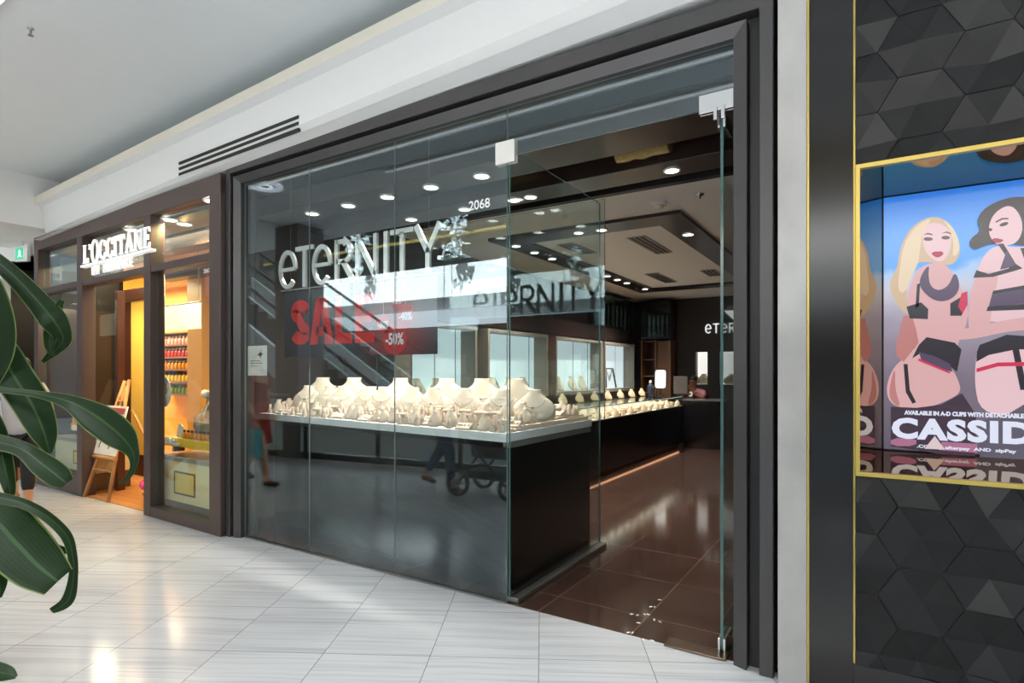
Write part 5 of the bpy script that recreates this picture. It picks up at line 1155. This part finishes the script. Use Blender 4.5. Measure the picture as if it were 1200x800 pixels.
b = NB(); box(b, (-20, -3.4, 4.11), (9, -3.2, 9.4)); struct('wall_upper_near', b, mat('upper_near', srgb(150, 148, 146), .8))
# linear lights and round lamps in the walkway ceiling
for v, u0, lab in ((-1.62, -14, 'long slim linear light in the walkway ceiling nearest the shopfronts'), (-2.15, -3.2, 'shorter slim linear light in the walkway ceiling')):
    t = thing('linear_light', lab, 'ceiling light', (-3, v, CEIL)); b = NB(); box(b, (u0, v-.03, CEIL-.03), (4.0, v+.03, CEIL-.001)); obj('housing', b, M['white'], t)
    b = NB(); box(b, (u0+.02, v-.022, CEIL-.036), (3.98, v+.022, CEIL-.0305)); obj('diffuser', b, emis('linear_glow', (1, 1, 1), 1.6), t)
for i, (u, v) in enumerate(((-.15, -1.28), (-4.95, -1.7), (3.9, -1.3))):
    p = Vector((u, v, CEIL)); t = thing('ring_downlight', 'large round ring downlight in the walkway ceiling, '+ORD[i], 'ceiling light', p, 'ring downlights of the walkway')
    t['label'] = ('large ring downlight of the walkway ceiling reflected above the shop doorway', 'large ring downlight of the walkway ceiling reflected beside the left jamb', 'large ring downlight of the walkway ceiling beyond the black tiled wall')[i]
    b = NB(); ringprism(b, ell(0, 0, .22, .22, 28), ell(0, 0, .15, .15, 28), lambda x, y, d: (p.x+x, p.y+y, CEIL+d), -.035, -.001); obj('outer_ring', b, emis('ring_soft_glow', (.95, .9, 1), 1.5), t)
    b = NB(); lathe(b, [(.148, -.002), (.11, -.02), (.01, -.022)], 24, p); obj('lamp_disc', b, mat('lamp_disc_grey', srgb(150, 146, 156), .3), t)
    b = NB(); ringprism(b, ell(0, 0, .10, .10, 24), ell(0, 0, .07, .07, 24), lambda x, y, d: (p.x+x, p.y+y, CEIL+d), -.034, -.0225); obj('inner_ring', b, M['ring'], t)
    lamp('SPOT', 'ring_downlight_beam', (u, v, CEIL-.05), 14, (1, .97, .95), .3, spot=130, blend=1)
# balustrade along the void: dark posts, glass, steel rail
P0, P1 = Vector((-10.5, -2.62, 0)), Vector((5.5, -5.05, 0)); BD = (P1-P0).normalized(); BL = (P1-P0).length
t = thing('balustrade', 'glass balustrade with dark posts along the edge of the atrium', 'balustrade', P0)
ang = math.atan2(BD.y, BD.x); RM = Matrix.Translation(P0) @ Matrix.Rotation(ang, 4, 'Z')
XF[0] = RM; npan = 11; w = BL/npan
for k in range(npan+1):
    b = NB(); rbox(b, (k*w-.03, -.03, .001), (k*w+.03, .03, 1.04), .004); obj('post', b, M['frame2'], t)
for k in range(npan):
    b = NB(); box(b, (k*w+.04, -.006, .12), (k*w+w-.04, .006, 1.0)); obj('infill_panel', b, mat('frosted_blue_glass', srgb(196, 212, 220), .15, var=.03), t)
b = NB(); rbox(b, (0, -.035, 1.045), (BL, .035, 1.09), .01); obj('handrail', b, M['chrome'], t)
b = NB(); rbox(b, (0, -.06, .0012), (BL, -.031, .10), .004); obj('kerb', b, M['frame2'], t)
XF[0] = Matrix.Identity(4)
b = NB(); rbox(b, (-6.85, -3.75, .001), (-6.25, -3.2, CEIL-.001), .01); tag(obj('mall_column', b, mat('column_grey', srgb(104, 102, 104), .5)), 'grey square column at the atrium edge reflected in the left glass', 'column')
# escalators crossing the void
for i, (u0, v0) in enumerate(((-12.5, -6.2), (-12.5, -8.4))):
    t = thing('escalator', ('escalator rising through the atrium, nearer one', 'escalator rising through the atrium, farther one')[i], 'escalator', (u0, v0, 0))
    a, e = Vector((u0-2, v0, 4.4)), Vector((u0+8.5, v0, -1.4))
    for s in (-.55, .55):
        b = NB(); o = Vector((0, s, 0)); q = [a+o, e+o, e+o+Vector((0, 0, -.75)), a+o+Vector((0, 0, -.75))]
        prism(b, [(0, 0), (1, 0), (1, 1), (0, 1)], lambda x, y, d: (a+o).lerp(e+o, x)+Vector((0, d, -.75*y)), -.05, .05); obj('side_skirt', b, mat('escalator_steel', srgb(206, 208, 210), .35, .3), t)
        b = NB(); prism(b, [(0, 0), (1, 0), (1, 1), (0, 1)], lambda x, y, d: (a+o).lerp(e+o, x)+Vector((0, d, .9*y)), -.006, .006); obj('glass_side', b, M['glassb'], t)
        b = NB(); tube(b, [a+o+Vector((0, 0, .93)), e+o+Vector((0, 0, .93))], .045); obj('handrail', b, M['blackm'], t)
    b = NB(); n = 26
    for k in range(n):
        p = a.lerp(e, k/n)+Vector((0, 0, -.2)); box(b, (p.x, p.y-.49, p.z-.22), (p.x+.40, p.y+.49, p.z))
    obj('steps', b, M['frame2'], t)
# gold handrail and hanging crystal columns in the void
t = thing('gallery_railing', 'gallery railing with a gold handrail across the atrium', 'railing', (-6, -12, 5.0))
b = NB(); rbox(b, (-20, -12.06, 5.95), (9, -11.99, 6.03), .01); obj('handrail', b, M['gold'], t)
b = NB(); box(b, (-20, -12.02, 5.01), (9, -12.0, 5.9)); obj('glass', b, M['glassb'], t)
for i, (u, v) in enumerate(((-9.4, -11.4), (-6.6, -11.4), (-13.6, -11.4))):
    t = thing('hanging_crystals', ('column of hanging white discs in the atrium, middle one', 'column of hanging white discs in the atrium, nearest the doorway side', 'column of hanging white discs in the atrium, farthest along')[i], 'hanging decoration', (u, v, 3.5), 'hanging disc columns in the atrium')
    b = NB(); random.seed(20+i)
    for k in range(70):
        a = random.random()*6.28; r = random.uniform(.05, .42); z = random.uniform(5.0, 7.2); s = random.uniform(.05, .12)
        box(b, (-s, -.012, -s), (s, .012, s), rot=Matrix.Translation((u+r*math.cos(a), v+r*math.sin(a), z)) @ Matrix.Rotation(random.random()*3, 4, 'Z') @ Matrix.Rotation(random.random()*3, 4, 'X'))
    obj('crystals', b, mat('crystal_white', srgb(220, 232, 232), .15, var=.3, nscale=3), t)['kind'] = 'stuff'
    b = NB()
    for k in range(6): tube(b, [(u+.3*math.cos(k), v+.3*math.sin(k), 3.4), (u+.3*math.cos(k), v+.3*math.sin(k), 9.4)], .006, 5)
    obj('wires', b, M['alu'], t)['kind'] = 'stuff'
b = NB(); box(b, (-20, -15.3, 9.4), (9, -12.6, 9.5)); box(b, (-20, -4.4, 9.4), (9, -3.2, 9.5)); struct('ceiling_atrium', b, M['white'])

# ------------------------------------------------------------------ walkers
person('person', 'person in a pale grey shirt and black cropped trousers walking past at far left', (-5.32, -.78, 0), 1.1, dict(kl=(.1, -.18, .52), al=(.1, -.22, .10), tl=(.11, -.38, .04), kr=(-.1, .06, .50), ar=(-.1, .34, .22), tr=(-.11, .24, .10), el=(.25, .12, 1.14), wl=(.25, .1, .90), er=(-.26, -.14, 1.12), wr=(-.25, -.38, .95)),
       mat('pale_grey_shirt', srgb(206, 206, 208), .8), mat('black_trousers', srgb(26, 26, 32), .7), M['hair'], None, mat('dull_pink_shoe', srgb(150, 108, 104), .6), sleeve='elbow', fem=True, legs='crop', hemk=.75, scale=.92)
JN = mat('blue_jeans', srgb(70, 92, 124), .8)
person('person', 'person in jeans pushing a dark pram, reflected in the lower shop glass', (-2.6, -2.5, 0), 1.5, dict(kl=(.1, -.2, .5), al=(.1, -.22, .09), tl=(.12, -.37, .035), kr=(-.1, .05, .5), ar=(-.1, .32, .15), tr=(-.11, .2, .05), el=(.22, -.1, 1.12), wl=(.2, -.36, 1.04), er=(-.22, -.1, 1.12), wr=(-.2, -.36, 1.04)),
       mat('dark_blue_top', srgb(52, 60, 78), .8), JN, M['hair'], None, mat('brown_shoe', srgb(110, 76, 58), .6))
person('person', 'person in a red skirt stepping out, reflected beside the left door jamb', (-4.85, -1.5, 0), 1.35, dict(kl=(.1, -.2, .5), al=(.1, -.26, .09), tl=(.12, -.42, .04), kr=(-.1, .05, .5), ar=(-.1, .3, .15), tr=(-.11, .18, .05), el=(.23, -.02, 1.13), wl=(.24, -.2, .93)),
       mat('dark_red_top', srgb(130, 36, 34), .8), None, M['hair'], None, mat('black_shoe', srgb(34, 30, 30), .5), skirt=mat('red_skirt', srgb(168, 44, 34), .8), fem=True)
t = thing('shopping_bag', 'turquoise shopping bag carried by the person in the red skirt, reflected in the left glass', 'bag', (-4.6, -1.27, .4))
b = NB(); rbox(b, (-4.78, -1.33, .40), (-4.46, -1.21, .74), .01); obj('bag_body', b, mat('turquoise_bag', srgb(70, 160, 176), .5, var=.3, nscale=5), t)
b = NB(); tube(b, [(-4.72, -1.27, .73), (-4.68, -1.27, .88), (-4.58, -1.27, .88), (-4.52, -1.27, .73)], .006); obj('handle', b, M['text'], t)
p = Vector((-1.88, -2.58, 0)); t = thing('pram', 'dark pram with large black wheels, reflected in the lower shop glass', 'pram', p)
for dx, dy, r in ((-.32, .26, .16), (-.32, -.26, .16), (.34, .2, .13), (.34, -.2, .13)):
    b = NB(); ringprism(b, ell(0, 0, r, r, 24), ell(0, 0, r-.035, r-.035, 24), lambda x, y, d: (p.x+dx+x, p.y+dy+d, r+.002+y), -.022, .022); wh = obj('wheel', b, M['blackm'], t)
    b = NB(); prism(b, ell(0, 0, .03, .03, 10), lambda x, y, d: (p.x+dx+x, p.y+dy+d, r+.002+y), -.03, .03)
    for k in range(5): tube(b, [(p.x+dx, p.y+dy, r+.002), (p.x+dx+(r-.034)*math.cos(k*1.257), p.y+dy, r+.002+(r-.034)*math.sin(k*1.257))], .008, 5)
    obj('spokes', b, M['alu'], wh)
for s in (.22, -.22):
    b = NB(); tube(b, [p+Vector((.34, s*.9, .13)), p+Vector((-.05, s, .5)), p+Vector((-.55, s, 1.02))], .014); tube(b, [p+Vector((-.32, s*1.1, .16)), p+Vector((-.05, s, .5))], .014); obj('frame_tube', b, M['frame2'], t)
b = NB(); tube(b, [p+Vector((-.55, -.22, 1.02)), p+Vector((-.6, 0, 1.04)), p+Vector((-.55, .22, 1.02))], .018); obj('handle', b, M['blackm'], t)
b = NB(); rbox(b, (p.x-.2, p.y-.2, .45), (p.x+.42, p.y+.2, .68), .06, 3); obj('carrycot', b, mat('charcoal_fabric', srgb(46, 48, 54), .8), t)
b = NB(); prism(b, arc(0, 0, .3, .32, .1, PI*.62, 12)+[(0, .0)], lambda x, y, d: (p.x-.02-x*.9, p.y+d, .69+y), -.2, .2); obj('hood', b, mat('charcoal_fabric', srgb(46, 48, 54), .8), t)
b = NB(); rbox(b, (p.x-.3, p.y-.17, .2), (p.x+.25, p.y+.17, .3), .03); obj('basket', b, mat('charcoal_fabric', srgb(46, 48, 54), .8), t)

# ------------------------------------------------------------------ big-leaved plant beside the camera
nt = NT('dracaena_leaf'); uvn = nt.add('ShaderNodeAttribute'); uvn.attribute_name = 'across'; uvn.attribute_type = 'GEOMETRY'
st = nt.math('SINE', nt.math('MULTIPLY', uvn.outputs['Fac'], 46)); edge = nt.math('GREATER_THAN', nt.math('ABSOLUTE', uvn.outputs['Fac']), .93)
c = nt.mix(nt.math('MULTIPLY_ADD', st, .5, .5), srgb(24, 50, 18), srgb(34, 62, 22)); c = nt.mix(nt.math('LESS_THAN', nt.math('ABSOLUTE', uvn.outputs['Fac']), .07), c, srgb(70, 104, 56))
c = nt.mix(nt.math('MULTIPLY', nt.noise(6), .35), c, srgb(44, 74, 34)); c = nt.mix(edge, c, srgb(132, 152, 84))
nt.l.new(c, nt.b.inputs['Base Color']); nt.b.inputs['Roughness'].default_value = .42; nt.b.inputs['Specular IOR Level'].default_value = .3; LEAFM = nt.m
PX, PY = -135, 1.62
stem0 = onY(PX, 430, PY); stem_xy = (stem0.x, stem0.y)
t = thing('potted_plant', 'tall potted plant with long glossy dark green leaves at the left edge', 'plant', (stem_xy[0], stem_xy[1], 0))
b = NB(); lathe(b, [(.15, .002), (.2, .05), (.23, .4), (.24, .43), (.2, .43), (.19, .36), (.01, .36)], 28, (*stem_xy, 0)); obj('pot', b, mat('pot_grey', srgb(120, 116, 112), .5), t)
b = NB(); lathe(b, [(.19, .355), (.1, .375), (.01, .38)], 20, (*stem_xy, 0)); obj('soil', b, mat('soil', srgb(50, 38, 30), .9), t)
b = NB(); tube(b, [(*stem_xy, .36), (stem_xy[0]+.02, stem_xy[1], .8), (stem_xy[0]-.01, stem_xy[1]+.01, 1.3), (*stem_xy, 1.85)], [.03, .028, .024, .015], 10); obj('stem', b, mat('stem_brown', srgb(96, 84, 60), .8), t)
def leaf(pts, zoff=None, twist=0.0):
    """pts: (x, y, half width px, distance) along the midrib, starting at the stem"""
    P = [onY(x, y, Y) for x, y, w, Y in pts]; Wd = [w/FPX*Y for x, y, w, Y in pts]
    # smooth the midrib
    def cr(a, b_, c_, d, s): return .5*((2*b_)+(c_-a)*s+(2*a-5*b_+4*c_-d)*s*s+(3*b_-a-3*c_+d)*s**3)
    Q, Wq = [], []
    for i in range(len(P)-1):
        for s in np.linspace(0, 1, 7, False):
            g = lambda L, k: L[max(0, min(len(L)-1, k))]
            Q.append(cr(g(P, i-1), P[i], P[i+1], g(P, i+2), s)); Wq.append(max(.002, cr(g(Wd, i-1), Wd[i], Wd[i+1], g(Wd, i+2), s)))
    Q.append(P[-1]); Wq.append(Wd[-1])
    bm = NB(); lay = bm.verts.layers.float.new('across'); rows = []
    for i, q in enumerate(Q):
        d = (Q[min(i+1, len(Q)-1)]-Q[max(0, i-1)]).normalized(); view = (q-Vector(CAM)).normalized()
        a = d.cross(view).normalized(); n = a.cross(d).normalized()
        a = (a*math.cos(twist)+n*math.sin(twist)).normalized(); n = a.cross(d).normalized()
        if i and a.dot(la) < 0: a, n = -a, -n
        la = a; row = []
        for k in np.linspace(-1, 1, 9):
            v = bm.verts.new(q+a*k*Wq[i]+n*(abs(k)**1.3)*Wq[i]*.16); v[lay] = float(k); row.append(v)
        rows.append(row)
    for i in range(len(rows)-1):
        for k in range(8): f = bm.faces.new((rows[i][k], rows[i][k+1], rows[i+1][k+1], rows[i+1][k])); f.smooth = True
    bmesh.ops.solidify(bm, geom=list(bm.faces), thickness=.0012)
    return obj('leaf', bm, LEAFM, t, recalc=False)
S = lambda y: (PX, y, 9, PY)
leaf([S(300), (-60, 272, 9, 1.6), (-15, 298, 9, 1.55), (15, 322, 10, 1.52), (40, 348, 12, 1.5), (62, 374, 14, 1.47), (74, 396, 9, 1.5), (66, 409, 6, 1.53), (50, 424, 2, 1.52)])
leaf([(PX, 330, 9, PY), (-70, 290, 14, 1.5), (-30, 320, 18, 1.42), (-8, 365, 18, 1.38), (-2, 410, 15, 1.36), (-12, 452, 7, 1.36), (-22, 470, 1, 1.36)])
leaf([(72, 352, 3, 1.5), (61, 382, 7, 1.49), (58, 405, 5, 1.48), (63, 417, 1, 1.48)])
leaf([S(370), (-60, 360, 14, 1.5), (-8, 402, 17, 1.42), (16, 440, 19, 1.39), (38, 475, 18, 1.38), (52, 508, 13, 1.37), (58, 531, 3, 1.37)])
leaf([S(440), (-60, 446, 5, 1.5), (-10, 455, 4, 1.36), (40, 461, 4, 1.32), (80, 470, 9, 1.32), (112, 487, 18, 1.28), (140, 509, 17, 1.26), (155, 528, 8, 1.26), (157, 545, 4, 1.27), (150, 559, 3, 1.28), (140, 566, 1, 1.28)], twist=.25)
leaf([S(500), (-60, 500, 7, 1.5), (-8, 516, 9, 1.4), (25, 526, 9, 1.36), (50, 544, 13, 1.33), (68, 558, 13, 1.32), (78, 566, 8, 1.32)])
leaf([S(480), (-40, 460, 9, 1.5), (-8, 495, 9, 1.42), (4, 540, 9, 1.4), (11, 572, 6, 1.38), (13, 590, 1, 1.38)])
leaf([S(560), (-60, 566, 7, 1.45), (-8, 581, 7, 1.34), (28, 590, 6, 1.3), (54, 604, 6, 1.28), (77, 626, 6, 1.26), (85, 650, 5, 1.25), (86, 676, 5, 1.25), (79, 704, 7, 1.25), (60, 716, 4, 1.25)], twist=.3)
leaf([(20, 628, 2, 1.31), (50, 638, 4, 1.29), (70, 643, 4, 1.28), (84, 648, 2, 1.27)])
leaf([S(590), (-60, 580, 16, 1.4), (-10, 607, 28, 1.28), (18, 635, 30, 1.24), (42, 660, 27, 1.22), (60, 675, 21, 1.21), (68, 681, 18, 1.21)])
leaf([S(640), (-50, 640, 14, 1.35), (-18, 655, 14, 1.3), (-2, 680, 9, 1.28), (1, 700, 1, 1.28)])
leaf([S(740), (-60, 770, 12, 1.3), (-12, 785, 11, 1.25), (8, 789, 8, 1.23), (19, 793, 2, 1.22)])
